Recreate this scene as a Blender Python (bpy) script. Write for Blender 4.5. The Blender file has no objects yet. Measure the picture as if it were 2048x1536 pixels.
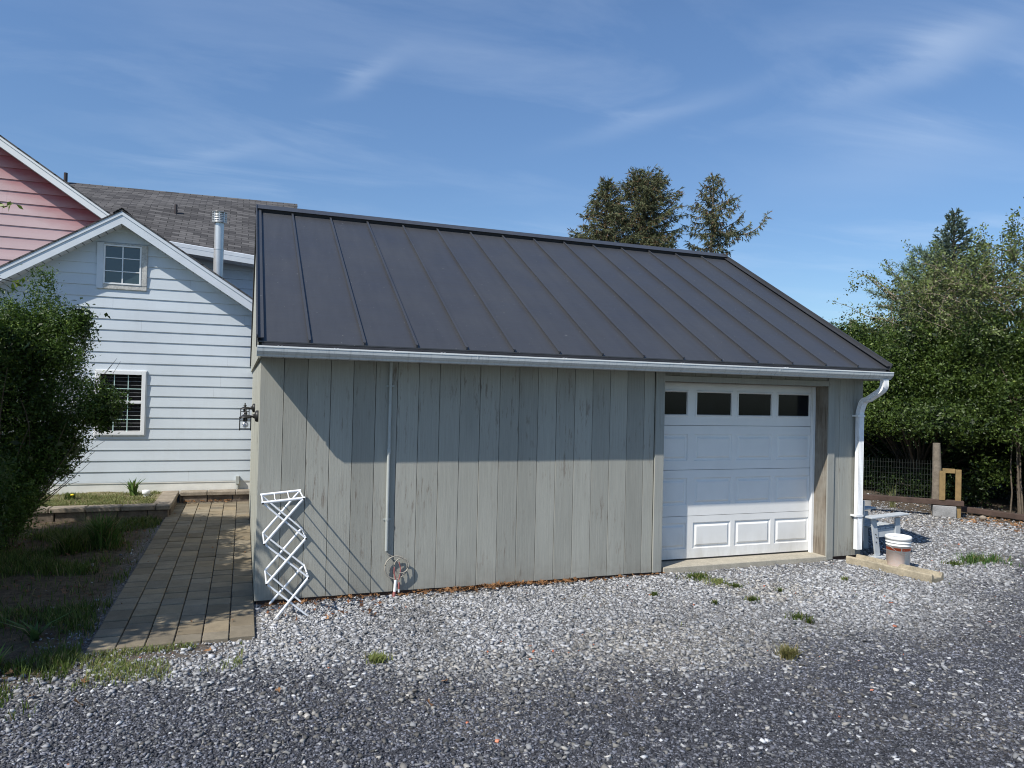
import bpy, math, random
import numpy as np
from mathutils import Vector, Matrix
random.seed(7); RNG = np.random.default_rng(11)
S = bpy.context.scene
COL = S.collection

# ------------------------------------------------------------------ camera
CAM = (-0.144, -7.166, 2.0)
FPX, CX, CY = 1448.0, 1024.0, 768.0
def _unit(v): return v / np.linalg.norm(v)
_vx = _unit(np.array([4930. - CX, 878. - CY, FPX]))
_vy = _unit(np.array([487. - CX, 773. - CY, FPX]))
_vy = _unit(_vy - _vx * (_vx @ _vy)); _vz = np.cross(_vx, _vy)
if _vz[1] > 0: _vz = -_vz
RW = np.stack([_vx, _vy, _vz])          # world = RW @ (right, down, forward)
cam_d = bpy.data.cameras.new('camera'); cam = bpy.data.objects.new('camera', cam_d); COL.objects.link(cam)
cam_d.sensor_width = 36; cam_d.lens = FPX / 2048 * 36; cam_d.clip_end = 2000; cam_d.clip_start = 0.05
m = Matrix.Identity(4)
for i in range(3):
    m[i][0] = RW[i][0]; m[i][1] = -RW[i][1]; m[i][2] = -RW[i][2]; m[i][3] = CAM[i]
cam.matrix_world = m
S.camera = cam

# ------------------------------------------------------------------ sky and sun
SUN = _unit(np.array([-1.9, -1.0, 2.35]))
W = bpy.data.worlds.new('World'); S.world = W; W.use_nodes = True
nt = W.node_tree; nt.nodes.clear()
def wn(t, **k):
    n = nt.nodes.new(t)
    for a, b in k.items(): setattr(n, a, b)
    return n
sky = wn('ShaderNodeTexSky', sky_type='NISHITA', sun_disc=False)
sky.sun_elevation = math.asin(SUN[2]); sky.sun_rotation = math.atan2(SUN[0], SUN[1])
sky.air_density = 1.0; sky.dust_density = 0.35; sky.ozone_density = 2.2; sky.altitude = 100
tc = wn('ShaderNodeTexCoord')
sep = wn('ShaderNodeSeparateXYZ'); nt.links.new(tc.outputs['Generated'], sep.inputs[0])
def wm(op, a, b=None, c=None):
    n = wn('ShaderNodeMath', operation=op)
    for i, s in enumerate((a, b, c)):
        if s is None: continue
        if isinstance(s, (int, float)): n.inputs[i].default_value = s
        else: nt.links.new(s, n.inputs[i])
    return n.outputs[0]
zc = wm('MAXIMUM', sep.outputs[2], 0.06)
u = wm('DIVIDE', sep.outputs[0], zc); v = wm('DIVIDE', sep.outputs[1], zc)
cmb = wn('ShaderNodeCombineXYZ'); nt.links.new(u, cmb.inputs[0]); nt.links.new(v, cmb.inputs[1])
mp = wn('ShaderNodeMapping'); mp.inputs['Rotation'].default_value = (0, 0, math.radians(-24)); mp.inputs['Scale'].default_value = (0.7, 1.5, 1)
nt.links.new(cmb.outputs[0], mp.inputs[0])
nz = wn('ShaderNodeTexNoise'); nz.inputs['Scale'].default_value = 1.1; nz.inputs['Detail'].default_value = 9; nz.inputs['Roughness'].default_value = 0.58; nz.inputs['Distortion'].default_value = 0.6
nt.links.new(mp.outputs[0], nz.inputs[0])
cr = wn('ShaderNodeMapRange'); cr.inputs[1].default_value = 0.47; cr.inputs[2].default_value = 0.82; nt.links.new(nz.outputs[0], cr.inputs[0])
nz2 = wn('ShaderNodeTexNoise'); nz2.inputs['Scale'].default_value = 0.5; nz2.inputs['Detail'].default_value = 3
nt.links.new(cmb.outputs[0], nz2.inputs[0])
cr2 = wn('ShaderNodeMapRange'); cr2.inputs[1].default_value = 0.42; cr2.inputs[2].default_value = 0.65; nt.links.new(nz2.outputs[0], cr2.inputs[0])
cloud = wm('MULTIPLY', cr.outputs[0], wm('ADD', wm('MULTIPLY', cr2.outputs[0], 0.27), 0.05))
# a few separate wisps of cirrus, each a soft streak on the cloud sheet
def sheet(px, py):
    r = RW @ np.array([px - CX, py - CY, FPX]); return r[0] / r[2], r[1] / r[2]
for (p0, p1, wid, amp) in (((630, 190), (820, 115), .11, .20), ((1690, 200), (2080, 20), .22, .26), ((1100, 290), (1560, 150), .10, .16), ((330, 330), (560, 290), .12, .12), ((1500, 330), (2060, 330), .5, .12)):
    a, b = sheet(*p0), sheet(*p1); cx, cy = (a[0] + b[0]) / 2, (a[1] + b[1]) / 2
    L = math.hypot(b[0] - a[0], b[1] - a[1]) / 2; th = math.atan2(b[1] - a[1], b[0] - a[0])
    du = wm('SUBTRACT', u, cx); dv = wm('SUBTRACT', v, cy)
    al = wm('DIVIDE', wm('ADD', wm('MULTIPLY', du, math.cos(th)), wm('MULTIPLY', dv, math.sin(th))), L)
    ac = wm('ADD', wm('MULTIPLY', du, -math.sin(th)), wm('MULTIPLY', dv, math.cos(th)))
    ac = wm('DIVIDE', wm('ADD', ac, wm('MULTIPLY', wm('SUBTRACT', nz.outputs[0], 0.5), wid * 3)), wid * L * 2)
    g = wm('POWER', 2.718, wm('MULTIPLY', wm('ADD', wm('MULTIPLY', al, al), wm('MULTIPLY', ac, ac)), -1.6))
    cloud = wm('ADD', cloud, wm('MULTIPLY', wm('MULTIPLY', g, amp), wm('ADD', nz.outputs[0], 0.25)))
cloud = wm('MINIMUM', cloud, 0.8)
mix = wn('ShaderNodeMix', data_type='RGBA'); mix.inputs['B'].default_value = (7.8, 9.0, 10.6, 1)
tint = wn('ShaderNodeVectorMath', operation='MULTIPLY'); tint.inputs[1].default_value = (1.03, 1.21, 1.38); 
low = wn('ShaderNodeMapRange'); low.inputs[1].default_value = 0.08; low.inputs[2].default_value = 0.45; low.inputs[3].default_value = 0.82; low.inputs[4].default_value = 1.06; nt.links.new(sep.outputs[2], low.inputs[0])
tl = wn('ShaderNodeVectorMath', operation='SCALE'); nt.links.new(sky.outputs[0], tl.inputs[0]); nt.links.new(low.outputs[0], tl.inputs['Scale']); nt.links.new(tl.outputs[0], tint.inputs[0])
nt.links.new(cloud, mix.inputs['Factor']); nt.links.new(tint.outputs[0], mix.inputs['A'])
bg = wn('ShaderNodeBackground'); bg.inputs[1].default_value = 0.098
nt.links.new(mix.outputs['Result'], bg.inputs[0])
wo = wn('ShaderNodeOutputWorld'); nt.links.new(bg.outputs[0], wo.inputs[0])
sd = bpy.data.lights.new('sun', 'SUN'); sd.energy = 5.0; sd.angle = math.radians(0.5); sd.color = (1.0, 0.95, 0.86)
so = bpy.data.objects.new('sun', sd); COL.objects.link(so)
so.rotation_euler = Vector(SUN).to_track_quat('Z', 'Y').to_euler()
S.view_settings.view_transform = 'Standard'; S.view_settings.look = 'None'; S.view_settings.exposure = 0.10; S.view_settings.gamma = 1
S.view_settings.use_curve_mapping = False
S.cycles.filter_width = 1.05

# ------------------------------------------------------------------ materials
class NT:
    def __init__(s, name):
        s.m = bpy.data.materials.new(name); s.m.use_nodes = True; s.t = s.m.node_tree; s.t.nodes.clear()
        s.out = s.n('ShaderNodeOutputMaterial'); s.b = s.n('ShaderNodeBsdfPrincipled'); s.l(s.b.outputs[0], s.out.inputs[0])
        s._pos = None
    def n(s, t, **k):
        n = s.t.nodes.new(t)
        for a, b in k.items(): setattr(n, a, b)
        return n
    def l(s, a, b): s.t.links.new(a, b)
    def set(s, sock, val):
        if isinstance(val, (int, float)): sock.default_value = val
        elif isinstance(val, (tuple, list)): sock.default_value = tuple(val) + ((1,) if len(val) == 3 and sock.type == 'RGBA' else ())
        else: s.l(val, sock)
    def math(s, op, a, b=0.0, c=None, clamp=False):
        n = s.n('ShaderNodeMath', operation=op, use_clamp=clamp); s.set(n.inputs[0], a); s.set(n.inputs[1], b)
        if c is not None: s.set(n.inputs[2], c)
        return n.outputs[0]
    def pos(s):
        if s._pos is None: s._pos = s.n('ShaderNodeNewGeometry').outputs['Position']
        return s._pos
    def xyz(s):
        p = s.n('ShaderNodeSeparateXYZ'); s.l(s.pos(), p.inputs[0]); return p.outputs
    def scaled(s, sc, rot=(0, 0, 0), loc=(0, 0, 0), vec=None):
        mpn = s.n('ShaderNodeMapping'); mpn.inputs['Scale'].default_value = sc; mpn.inputs['Rotation'].default_value = rot; mpn.inputs['Location'].default_value = loc
        s.l(vec or s.pos(), mpn.inputs[0]); return mpn.outputs[0]
    def noise(s, scale=5, detail=5, rough=.55, vec=None, dist=0, sc=None):
        n = s.n('ShaderNodeTexNoise'); n.inputs['Scale'].default_value = scale; n.inputs['Detail'].default_value = detail; n.inputs['Roughness'].default_value = rough; n.inputs['Distortion'].default_value = dist
        s.l(s.scaled(sc) if sc else (vec or s.pos()), n.inputs[0]); return n.outputs[0]
    def ramp(s, v, a, b, lo=0., hi=1.):
        n = s.n('ShaderNodeMapRange'); s.set(n.inputs[0], v); n.inputs[1].default_value = a; n.inputs[2].default_value = b; n.inputs[3].default_value = lo; n.inputs[4].default_value = hi; return n.outputs[0]
    def mix(s, f, a, b, mode='MIX'):
        n = s.n('ShaderNodeMix', data_type='RGBA', blend_type=mode); s.set(n.inputs['Factor'], f); s.set(n.inputs['A'], a); s.set(n.inputs['B'], b); return n.outputs['Result']
    def mul(s, col, v):
        n = s.n('ShaderNodeVectorMath', operation='SCALE'); s.set(n.inputs[0], col); s.set(n.inputs['Scale'], v); return n.outputs[0]
    def bump(s, h, strength=.3, dist=.01):
        n = s.n('ShaderNodeBump'); n.inputs['Strength'].default_value = strength; n.inputs['Distance'].default_value = dist; s.l(h, n.inputs['Height']); s.l(n.outputs[0], s.b.inputs['Normal']); return n
    def fin(s, col, rough=.7, metal=0., spec=.5):
        s.set(s.b.inputs['Base Color'], col); s.set(s.b.inputs['Roughness'], rough); s.set(s.b.inputs['Metallic'], metal); s.b.inputs['Specular IOR Level'].default_value = spec
        return s.m

def simple(name, col, rough=.6, metal=0., var=.15, scale=6, bump=.0, spec=.5, detail=5):
    t = NT(name); n = t.noise(scale, detail, .6)
    c = t.mul(t.mix(0, col, col), t.ramp(n, .25, .75, 1 - var, 1 + var))
    if bump: t.bump(t.noise(scale * 14, 4, .6), bump, .004)
    return t.fin(c, rough, metal, spec)

def mat_boards(name, base, pitch, axis, off=0, worn=1.0):
    t = NT(name); X = t.xyz()
    cell = t.math('FLOOR', t.math('DIVIDE', t.math('SUBTRACT', X[axis], off), pitch))
    wn_ = t.n('ShaderNodeTexWhiteNoise', noise_dimensions='1D'); t.l(cell, wn_.inputs['W'])
    tint = t.ramp(wn_.outputs[0], 0, 1, .87, 1.10)
    off3 = t.n('ShaderNodeCombineXYZ'); t.l(t.math('MULTIPLY', wn_.outputs[0], 37.), off3.inputs[2])
    add = t.n('ShaderNodeVectorMath', operation='ADD'); t.l(t.pos(), add.inputs[0]); t.l(off3.outputs[0], add.inputs[1])
    P = add.outputs[0]
    grain = t.noise(1, 7, .62, t.scaled((70, 70, 2.2), vec=P))
    fine = t.noise(1, 4, .6, t.scaled((260, 260, 40), vec=P))
    big = t.noise(1, 4, .55, t.scaled((3, 3, .8), vec=P))
    c = t.mix(t.ramp(big, .3, .7), tuple(x * .93 for x in base), tuple(x * 1.07 for x in base))
    c = t.mul(c, t.math('MULTIPLY', tint, t.ramp(grain, .3, .7, .90, 1.06)))
    # knots
    vo = t.n('ShaderNodeTexVoronoi'); vo.inputs['Scale'].default_value = 1; vo.inputs['Randomness'].default_value = 1
    t.l(t.scaled((6.5, 6.5, 1.7), vec=P), vo.inputs[0])
    kd = vo.outputs['Distance']
    ring = t.math('MULTIPLY', t.ramp(kd, .03, .13, 1, 0), t.ramp(t.noise(30, 3, .6, P), .45, .6))
    sel = t.ramp(t.noise(1, 2, .5, t.scaled((6, 6, 1.6), vec=P)), .5, .62)
    c = t.mix(t.math('MULTIPLY', t.math('MULTIPLY', ring, sel), .8), c, (.10, .09, .075))
    # worn paint: bare brown-grey wood in lengthwise flecks, mostly on some of the boards
    flk = t.ramp(t.noise(1, 8, .72, t.scaled((24, 24, 3.2), vec=P)), .54, .63)
    where = t.ramp(t.noise(1, 4, .6, t.scaled((1.1, 1.1, 1.0), loc=(3.1, 0, 1.7))), .47, .62)
    wf = t.math('MULTIPLY', t.math('MULTIPLY', flk, where), .75 * worn)
    c = t.mix(wf, c, (.15, .115, .09))
    # dirt splash near the ground
    splash = t.math('MULTIPLY', t.ramp(X[2], .0, .28, 1, 0), t.ramp(t.noise(9, 5, .65), .35, .7))
    c = t.mix(t.math('MULTIPLY', splash, .45), c, (.17, .155, .13))
    h = t.math('ADD', t.math('MULTIPLY', grain, 1.), t.math('MULTIPLY', fine, .5))
    t.bump(h, .55, .004)
    return t.fin(c, .85, spec=.25)

def mat_siding(name, base, fade=None):
    t = NT(name); X = t.xyz()
    n1 = t.noise(1, 5, .6, sc=(3, 3, 40)); n2 = t.noise(1, 4, .5, sc=(.9, .9, 2))
    c = t.mix(0, base, base)
    row = t.math('FLOOR', t.math('DIVIDE', X[2], .183))
    w = t.n('ShaderNodeTexWhiteNoise', noise_dimensions='2D'); cb = t.n('ShaderNodeCombineXYZ')
    t.l(row, cb.inputs[1]); t.l(t.math('FLOOR', t.math('ADD', t.math('DIVIDE', X[0], 2.4), t.math('MULTIPLY', row, .37))), cb.inputs[0]); t.l(cb.outputs[0], w.inputs['Vector'])
    if fade:   # unfaded strip of paint below the rake, bleached further down
        d = t.math('SUBTRACT', t.math('ADD', t.math('MULTIPLY', X[0], -.68), 3.36), X[2])
        d = t.math('ADD', d, t.math('MULTIPLY', t.math('SUBTRACT', t.noise(2.2, 4, .6, sc=(1, 1, 3)), .5), .5))
        lapf = t.ramp(t.math('FRACT', t.math('DIVIDE', t.math('SUBTRACT', X[2], 3.138), .205)), .35, 1., 0, .25)
        c = t.mix(t.math('SUBTRACT', t.ramp(d, .12, .95), lapf, clamp=True), fade, base)
    c = t.mul(c, t.math('MULTIPLY', t.ramp(n2, .3, .7, .95, 1.04), t.ramp(w.outputs[0], 0, 1, .97, 1.03)))
    # thin grime line that gathers just above each lap
    fr = t.math('FRACT', t.math('DIVIDE', X[2], .183))
    dirt = t.math('MULTIPLY', t.ramp(t.noise(1, 6, .7, sc=(5, 5, 1.1)), .5, .75, 0, .16), t.ramp(fr, .0, 1., .4, 1.))
    c = t.mix(dirt, c, (.30, .29, .26))
    t.bump(n1, .25, .002)
    return t.fin(c, .55, spec=.4)

def mat_shingle(name, a=(.060, .058, .060), b=(.135, .130, .130), ang=.58):
    t = NT(name)
    vec = t.scaled((1, 1, 1), rot=(-ang, 0, 0))
    br = t.n('ShaderNodeTexBrick'); br.offset = .5; br.squash = 1
    br.inputs['Scale'].default_value = 1; br.inputs['Brick Width'].default_value = .26; br.inputs['Row Height'].default_value = .105; br.inputs['Mortar Size'].default_value = .007; br.inputs['Bias'].default_value = 0
    br.inputs['Color1'].default_value = (*a, 1); br.inputs['Color2'].default_value = (*b, 1); br.inputs['Mortar'].default_value = (.03, .03, .03, 1)
    t.l(vec, br.inputs[0])
    g = t.noise(160, 3, .7)
    c = t.mul(br.outputs['Color'], t.ramp(g, .3, .7, .75, 1.2))
    c = t.mul(c, t.ramp(t.noise(1.2, 4, .6), .3, .7, .88, 1.1))
    t.bump(t.math('ADD', br.outputs['Fac'], t.math('MULTIPLY', g, -.3)), -.5, .01)
    return t.fin(c, .95, spec=.2)

M = {}
M['board'] = mat_boards('painted_boards', (.336, .334, .296), .2167, 0)
M['board_side'] = mat_boards('painted_boards_side', (.40, .405, .355), .2167, 1, worn=.5)
M['trim'] = mat_boards('painted_trim', (.325, .328, .298), 50, 0, -20, worn=.5)
M['weathered'] = simple('weathered_wood', (.20, .165, .13), .9, var=.35, scale=14, bump=.5)
def _weathered():
    t = NT('bare_jamb_wood'); g = t.noise(1, 8, .7, sc=(45, 45, 2.4)); n = t.noise(3, 4)
    c = t.mix(t.ramp(g, .3, .7), (.10, .08, .06), (.30, .26, .21)); c = t.mix(t.ramp(n, .45, .65, 0, .5), c, (.33, .32, .28))
    t.bump(g, .7, .006); return t.fin(c, .9, spec=.2)
M['jamb'] = _weathered()
def _roof():
    t = NT('dark_metal_roof'); n = t.noise(1.3, 5, .6); n2 = t.noise(1, 4, .6, sc=(1.2, 30, 30))
    c = t.mix(t.ramp(n, .3, .7), (.044, .045, .050), (.050, .052, .057))
    sp = t.ramp(t.noise(38, 2, .5), .735, .76); c = t.mix(t.math('MULTIPLY', sp, .5), c, (.30, .30, .30))
    t.bump(t.noise(1, 3, .5, sc=(1.6, 4, 4)), .3, .02)
    c = t.mul(c, t.ramp(t.noise(1, 5, .6, sc=(14, 1.2, 1.2)), .3, .7, .93, 1.07))
    return t.fin(c, t.ramp(n, .3, .7, .34, .46), 0, .5)
M['roof'] = _roof()
M['roof_dark'] = simple('ridge_closure', (.03, .03, .035), .6, var=.1)
def _gutter():
    t = NT('gutter_aluminium'); n = t.noise(1, 6, .7, sc=(10, 10, 60)); X = t.xyz()
    st = t.noise(1, 5, .7, sc=(28, 4, 3))
    c = t.mix(t.ramp(n, .35, .7), (.50, .53, .53), (.60, .62, .62))
    c = t.mix(t.ramp(st, .52, .72, 0, .45), c, (.22, .23, .22))
    c = t.mix(t.ramp(X[2], 2.352, 2.358), c, (.80, .81, .80))
    return t.fin(c, .42, 0, .5)
M['gutter'] = _gutter()
M['white'] = simple('white_paint', (.80, .81, .81), .4, var=.04, scale=3)
M['door'] = simple('white_door_enamel', (.79, .785, .765), .38, var=.035, scale=2.2, bump=.04)
def _door():
    t = NT('door_enamel'); X = t.xyz(); n = t.noise(2.2, 6, .65); g = t.noise(1, 5, .65, sc=(7, 7, 2))
    c = t.mul(t.mix(0, (.79, .785, .765), (.79, .785, .765)), t.ramp(n, .3, .7, .95, 1.03))
    lo = t.math('MULTIPLY', t.ramp(X[2], .06, .42, 1, 0), t.ramp(g, .38, .68)); c = t.mix(t.math('MULTIPLY', lo, .38), c, (.36, .32, .25))
    t.bump(t.noise(1.4, 3, .5), .10, .02); return t.fin(c, .36, 0, .5)
M['door'] = _door()
M['spout'] = simple('white_downspout', (.80, .81, .82), .35, var=.06, scale=8)
def _white_soffit():
    t = NT('soffit_panels'); X = t.xyz(); f = t.math('FRACT', t.math('MULTIPLY', X[0], 10.)); c = t.mix(t.ramp(f, .9, .94), (.62, .63, .61), (.15, .15, .15))
    return t.fin(c, .5)
M['soffit'] = _white_soffit()
M['glass_dark'] = simple('dark_glass', (.008, .009, .011), .12, var=.2, spec=.22)
def _glass2():
    t = NT('window_glass'); t.b.inputs['Specular IOR Level'].default_value = .8
    return t.fin((.035, .055, .06), .06, 0, .9)
M['glass'] = _glass2()
M['blind'] = simple('blind_slats', (.34, .35, .35), .5, var=.05)
M['dark'] = simple('dark_room', (.010, .010, .011), .9, var=.1)
M['muntin'] = simple('muntin_green_white', (.50, .68, .64), .4, var=.05)
M['siding'] = mat_siding('pale_blue_siding', (.60, .655, .70))
M['pink'] = mat_siding('faded_red_siding', (.60, .44, .445), (.34, .075, .085))
M['fascia'] = simple('pale_fascia_metal', (.66, .70, .74), .45, var=.08, scale=4)
M['fnd'] = simple('foundation_skirt', (.74, .74, .70), .6, var=.12, scale=5)
M['shingle'] = mat_shingle('asphalt_shingles')
M['oldwood'] = simple('peeling_window_wood', (.50, .49, .46), .85, var=.35, scale=30, bump=.4)
M['steel'] = simple('flue_steel', (.60, .61, .61), .38, .55, var=.12, scale=3)
M['pvc_dark'] = simple('dark_vent_pipe', (.035, .025, .025), .5)
M['black'] = simple('black_lamp_metal', (.018, .018, .017), .45, var=.3, scale=30)
M['bulb'] = simple('lamp_bulb', (.80, .80, .84), .15, var=.02)
M['rackwhite'] = simple('white_rack_tube', (.82, .84, .87), .38, var=.04, scale=8)
M['blackcap'] = simple('black_rivet', (.02, .02, .02), .5)
M['conduit'] = simple('grey_conduit', (.40, .42, .40), .5, var=.1, scale=10)
M['cable'] = simple('grey_cable', (.30, .28, .24), .55, var=.2, scale=20)
M['redcable'] = simple('faded_red_pipe', (.36, .13, .12), .55, var=.3, scale=30)
M['bucket'] = None
M['wire'] = simple('wire_steel', (.35, .36, .36), .4, .6); M['mesh'] = simple('dark_mesh_wire', (.05, .055, .05), .5)
def _conc(name, base, dark):
    t = NT(name); n = t.noise(7, 7, .7); n2 = t.noise(55, 4, .7)
    c = t.mix(t.ramp(n, .35, .65), dark, base); c = t.mul(c, t.ramp(n2, .3, .7, .8, 1.15)); t.bump(t.math('ADD', n, n2), .5, .006)
    return t.fin(c, .92, spec=.2)
M['concrete'] = _conc('step_concrete', (.46, .42, .34), (.36, .33, .27))
M['trough'] = _conc('splash_trough_concrete', (.43, .37, .27), (.24, .21, .155))
M['cinder'] = _conc('cinder_block', (.34, .34, .34), (.22, .22, .22))
M['wallblock'] = _conc('retaining_block', (.24, .19, .15), (.11, .09, .075))
M['cap'] = _conc('retaining_cap', (.34, .29, .23), (.20, .17, .135))
M['timber'] = simple('weathered_timber', (.22, .155, .11), .9, var=.35, scale=9, bump=.5)
M['darktimber'] = simple('dark_stained_timber', (.07, .045, .035), .9, var=.4, scale=9, bump=.5)
M['yellowwood'] = simple('treated_pine', (.23, .155, .065), .8, var=.3, scale=12, bump=.4)
M['blueish'] = simple('chair_paint', (.46, .49, .51), .6, var=.12, scale=14, bump=.1)
def attr_mat(name, rough=.9, trans=0., spec=.3, bump=0, mulv=1.0):
    t = NT(name); a = t.n('ShaderNodeAttribute', attribute_name='Col')
    c = a.outputs['Color']
    if mulv != 1: c = t.mul(c, mulv)
    if bump: t.bump(t.noise(260, 3, .6), bump, .003)
    t.fin(c, rough, 0, spec)
    if trans:
        tr = t.n('ShaderNodeBsdfTranslucent'); t.l(t.mul(c, 1.25), tr.inputs[0]); mx = t.n('ShaderNodeMixShader'); mx.inputs[0].default_value = trans
        t.l(t.b.outputs[0], mx.inputs[1]); t.l(tr.outputs[0], mx.inputs[2]); t.l(mx.outputs[0], t.out.inputs[0])
    return t.m
M['stone'] = attr_mat('gravel_stones', .92, spec=.2, bump=.4)
M['leaf'] = attr_mat('leaf', .48, trans=.28, spec=.4)
M['needle'] = attr_mat('needles', .6, trans=.10, spec=.3)
M['deadleaf'] = attr_mat('dead_leaf', .8, trans=.1, spec=.2)
M['grass'] = attr_mat('grass_blades', .6, trans=.3, spec=.3)
def _paver():
    t = NT('pavers'); a = t.n('ShaderNodeAttribute', attribute_name='Col'); n = t.noise(5, 6, .65); n2 = t.noise(90, 4, .7)
    c = t.mul(a.outputs['Color'], t.math('MULTIPLY', t.ramp(n, .3, .7, .78, 1.15), t.ramp(n2, .3, .7, .82, 1.15)))
    t.bump(t.math('ADD', n2, n), .45, .004); return t.fin(c, .9, spec=.25)
M['paver'] = _paver()
M['bark'] = simple('bark', (.12, .095, .07), .95, var=.35, scale=18, bump=.6)
M['barkpale'] = simple('pale_bark', (.24, .20, .145), .95, var=.3, scale=18, bump=.5)
M['postwood'] = simple('grey_post_wood', (.19, .16, .125), .95, var=.35, scale=18, bump=.5)

# ------------------------------------------------------------------ mesh builder
class MB:
    def __init__(s): s.v = []; s.f = []; s.c = []; s.cur = None; s.sm = set()
    def add(s, vs, fs, smooth=False):
        b = len(s.v); s.v += [tuple(p) for p in vs]
        if s.cur is not None: s.c += [s.cur] * len(vs)
        for f in fs:
            if smooth: s.sm.add(len(s.f))
            s.f.append(tuple(i + b for i in f))
    def box(s, x0, x1, y0, y1, z0, z1):
        s.add([(x0, y0, z0), (x1, y0, z0), (x1, y1, z0), (x0, y1, z0), (x0, y0, z1), (x1, y0, z1), (x1, y1, z1), (x0, y1, z1)],
              [(0, 3, 2, 1), (4, 5, 6, 7), (0, 1, 5, 4), (1, 2, 6, 5), (2, 3, 7, 6), (3, 0, 4, 7)])
    def bar(s, a, b, w, h, up=(0, 0, 1)):
        a = Vector(a); b = Vector(b); d = (b - a).normalized(); u = Vector(up)
        sx = d.cross(u)
        if sx.length < 1e-4: sx = d.cross(Vector((1, 0, 0)))
        sx.normalize(); u = sx.cross(d).normalized()
        P = []
        for q in (a, b):
            for i, j in ((-1, -1), (1, -1), (1, 1), (-1, 1)): P.append(q + sx * (i * w / 2) + u * (j * h / 2))
        s.add(P, [(3, 2, 1, 0), (4, 5, 6, 7), (0, 1, 5, 4), (1, 2, 6, 5), (2, 3, 7, 6), (3, 0, 4, 7)])
    def prism(s, poly, axis, a, b):
        n = len(poly); P = []
        for t in (a, b):
            for p, q in poly:
                P.append({0: (t, p, q), 1: (p, t, q), 2: (p, q, t)}[axis])
        s.add(P, [tuple(range(n))[::-1], tuple(range(n, 2 * n))] + [(i, (i + 1) % n, (i + 1) % n + n, i + n) for i in range(n)])
    def tube(s, pts, r, n=8, caps=True):
        pts = [Vector(p) for p in pts]; rs = r if isinstance(r, (list, tuple)) else [r] * len(pts)
        rings = []; ref = None
        for i, p in enumerate(pts):
            d = (pts[min(i + 1, len(pts) - 1)] - pts[max(i - 1, 0)]).normalized()
            if ref is None or abs(ref.dot(d)) > .98:
                ref = Vector((0, 0, 1)) if abs(d.z) < .9 else Vector((1, 0, 0))
            a = d.cross(ref).normalized(); b = d.cross(a).normalized(); ref = b.cross(d) if False else ref
            rings.append([p + (a * math.cos(2 * math.pi * k / n) + b * math.sin(2 * math.pi * k / n)) * rs[i] for k in range(n)])
        V = [q for R_ in rings for q in R_]; F = []
        for i in range(len(pts) - 1):
            for k in range(n): F.append((i * n + k, i * n + (k + 1) % n, (i + 1) * n + (k + 1) % n, (i + 1) * n + k))
        s.add(V, F, True)
        if caps: s.add(rings[0] + rings[-1], [tuple(range(n))[::-1], tuple(range(n, 2 * n))])
    def lathe(s, prof, c, n=24, smooth=True):
        V = []; F = []
        for r, z in prof:
            for k in range(n): a = 2 * math.pi * k / n; V.append((c[0] + r * math.cos(a), c[1] + r * math.sin(a), c[2] + z))
        for i in range(len(prof) - 1):
            for k in range(n): F.append((i * n + k, i * n + (k + 1) % n, (i + 1) * n + (k + 1) % n, (i + 1) * n + k))
        s.add(V, F, smooth)
    def build(s, name, mat, parent=None, root=None, bevel=0):
        me = bpy.data.meshes.new(name); L = Vector((0, 0, 0))
        r = parent
        while r is not None: L += Vector(r.location); r = r.parent
        me.from_pydata([(p[0] - L[0], p[1] - L[1], p[2] - L[2]) for p in s.v], [], s.f)
        if s.sm:
            for i in s.sm: me.polygons[i].use_smooth = True
        if s.c:
            a = me.color_attributes.new('Col', 'FLOAT_COLOR', 'POINT'); a.data.foreach_set('color', np.array([(*c, 1) for c in s.c], dtype=np.float32).ravel())
        me.materials.append(mat); me.update()
        o = bpy.data.objects.new(name, me); COL.objects.link(o)
        if parent is not None: o.parent = parent
        if bevel:
            b = o.modifiers.new('bevel', 'BEVEL'); b.width = bevel; b.segments = 1; b.limit_method = 'ANGLE'; b.angle_limit = math.radians(40)
        return o

def npmesh(name, V, F, C, mat, parent=None):
    me = bpy.data.meshes.new(name); k = F.shape[1]
    L = np.zeros(3); r = parent
    while r is not None: L += np.array(r.location); r = r.parent
    V = (V - L).astype(np.float32)
    me.vertices.add(len(V)); me.vertices.foreach_set('co', V.ravel())
    me.loops.add(F.size); me.loops.foreach_set('vertex_index', F.astype(np.int32).ravel())
    me.polygons.add(len(F)); me.polygons.foreach_set('loop_start', np.arange(0, F.size, k, dtype=np.int32))
    me.polygons.foreach_set('loop_total', np.full(len(F), k, dtype=np.int32))
    a = me.color_attributes.new('Col', 'FLOAT_COLOR', 'POINT')
    a.data.foreach_set('color', np.concatenate([C, np.ones((len(C), 1))], 1).astype(np.float32).ravel())
    me.update(calc_edges=True); me.materials.append(mat)
    o = bpy.data.objects.new(name, me); COL.objects.link(o)
    if parent is not None: o.parent = parent
    return o

def tag(o, label=None, cat=None, group=None, kind=None):
    if label: o['label'] = label
    if cat: o['category'] = cat
    if group: o['group'] = group
    if kind: o['kind'] = kind
    return o
def empty(name, loc, label, cat, group=None):
    o = bpy.data.objects.new(name, None); COL.objects.link(o); o.location = loc; o.empty_display_size = .2
    return tag(o, label, cat, group)

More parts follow.
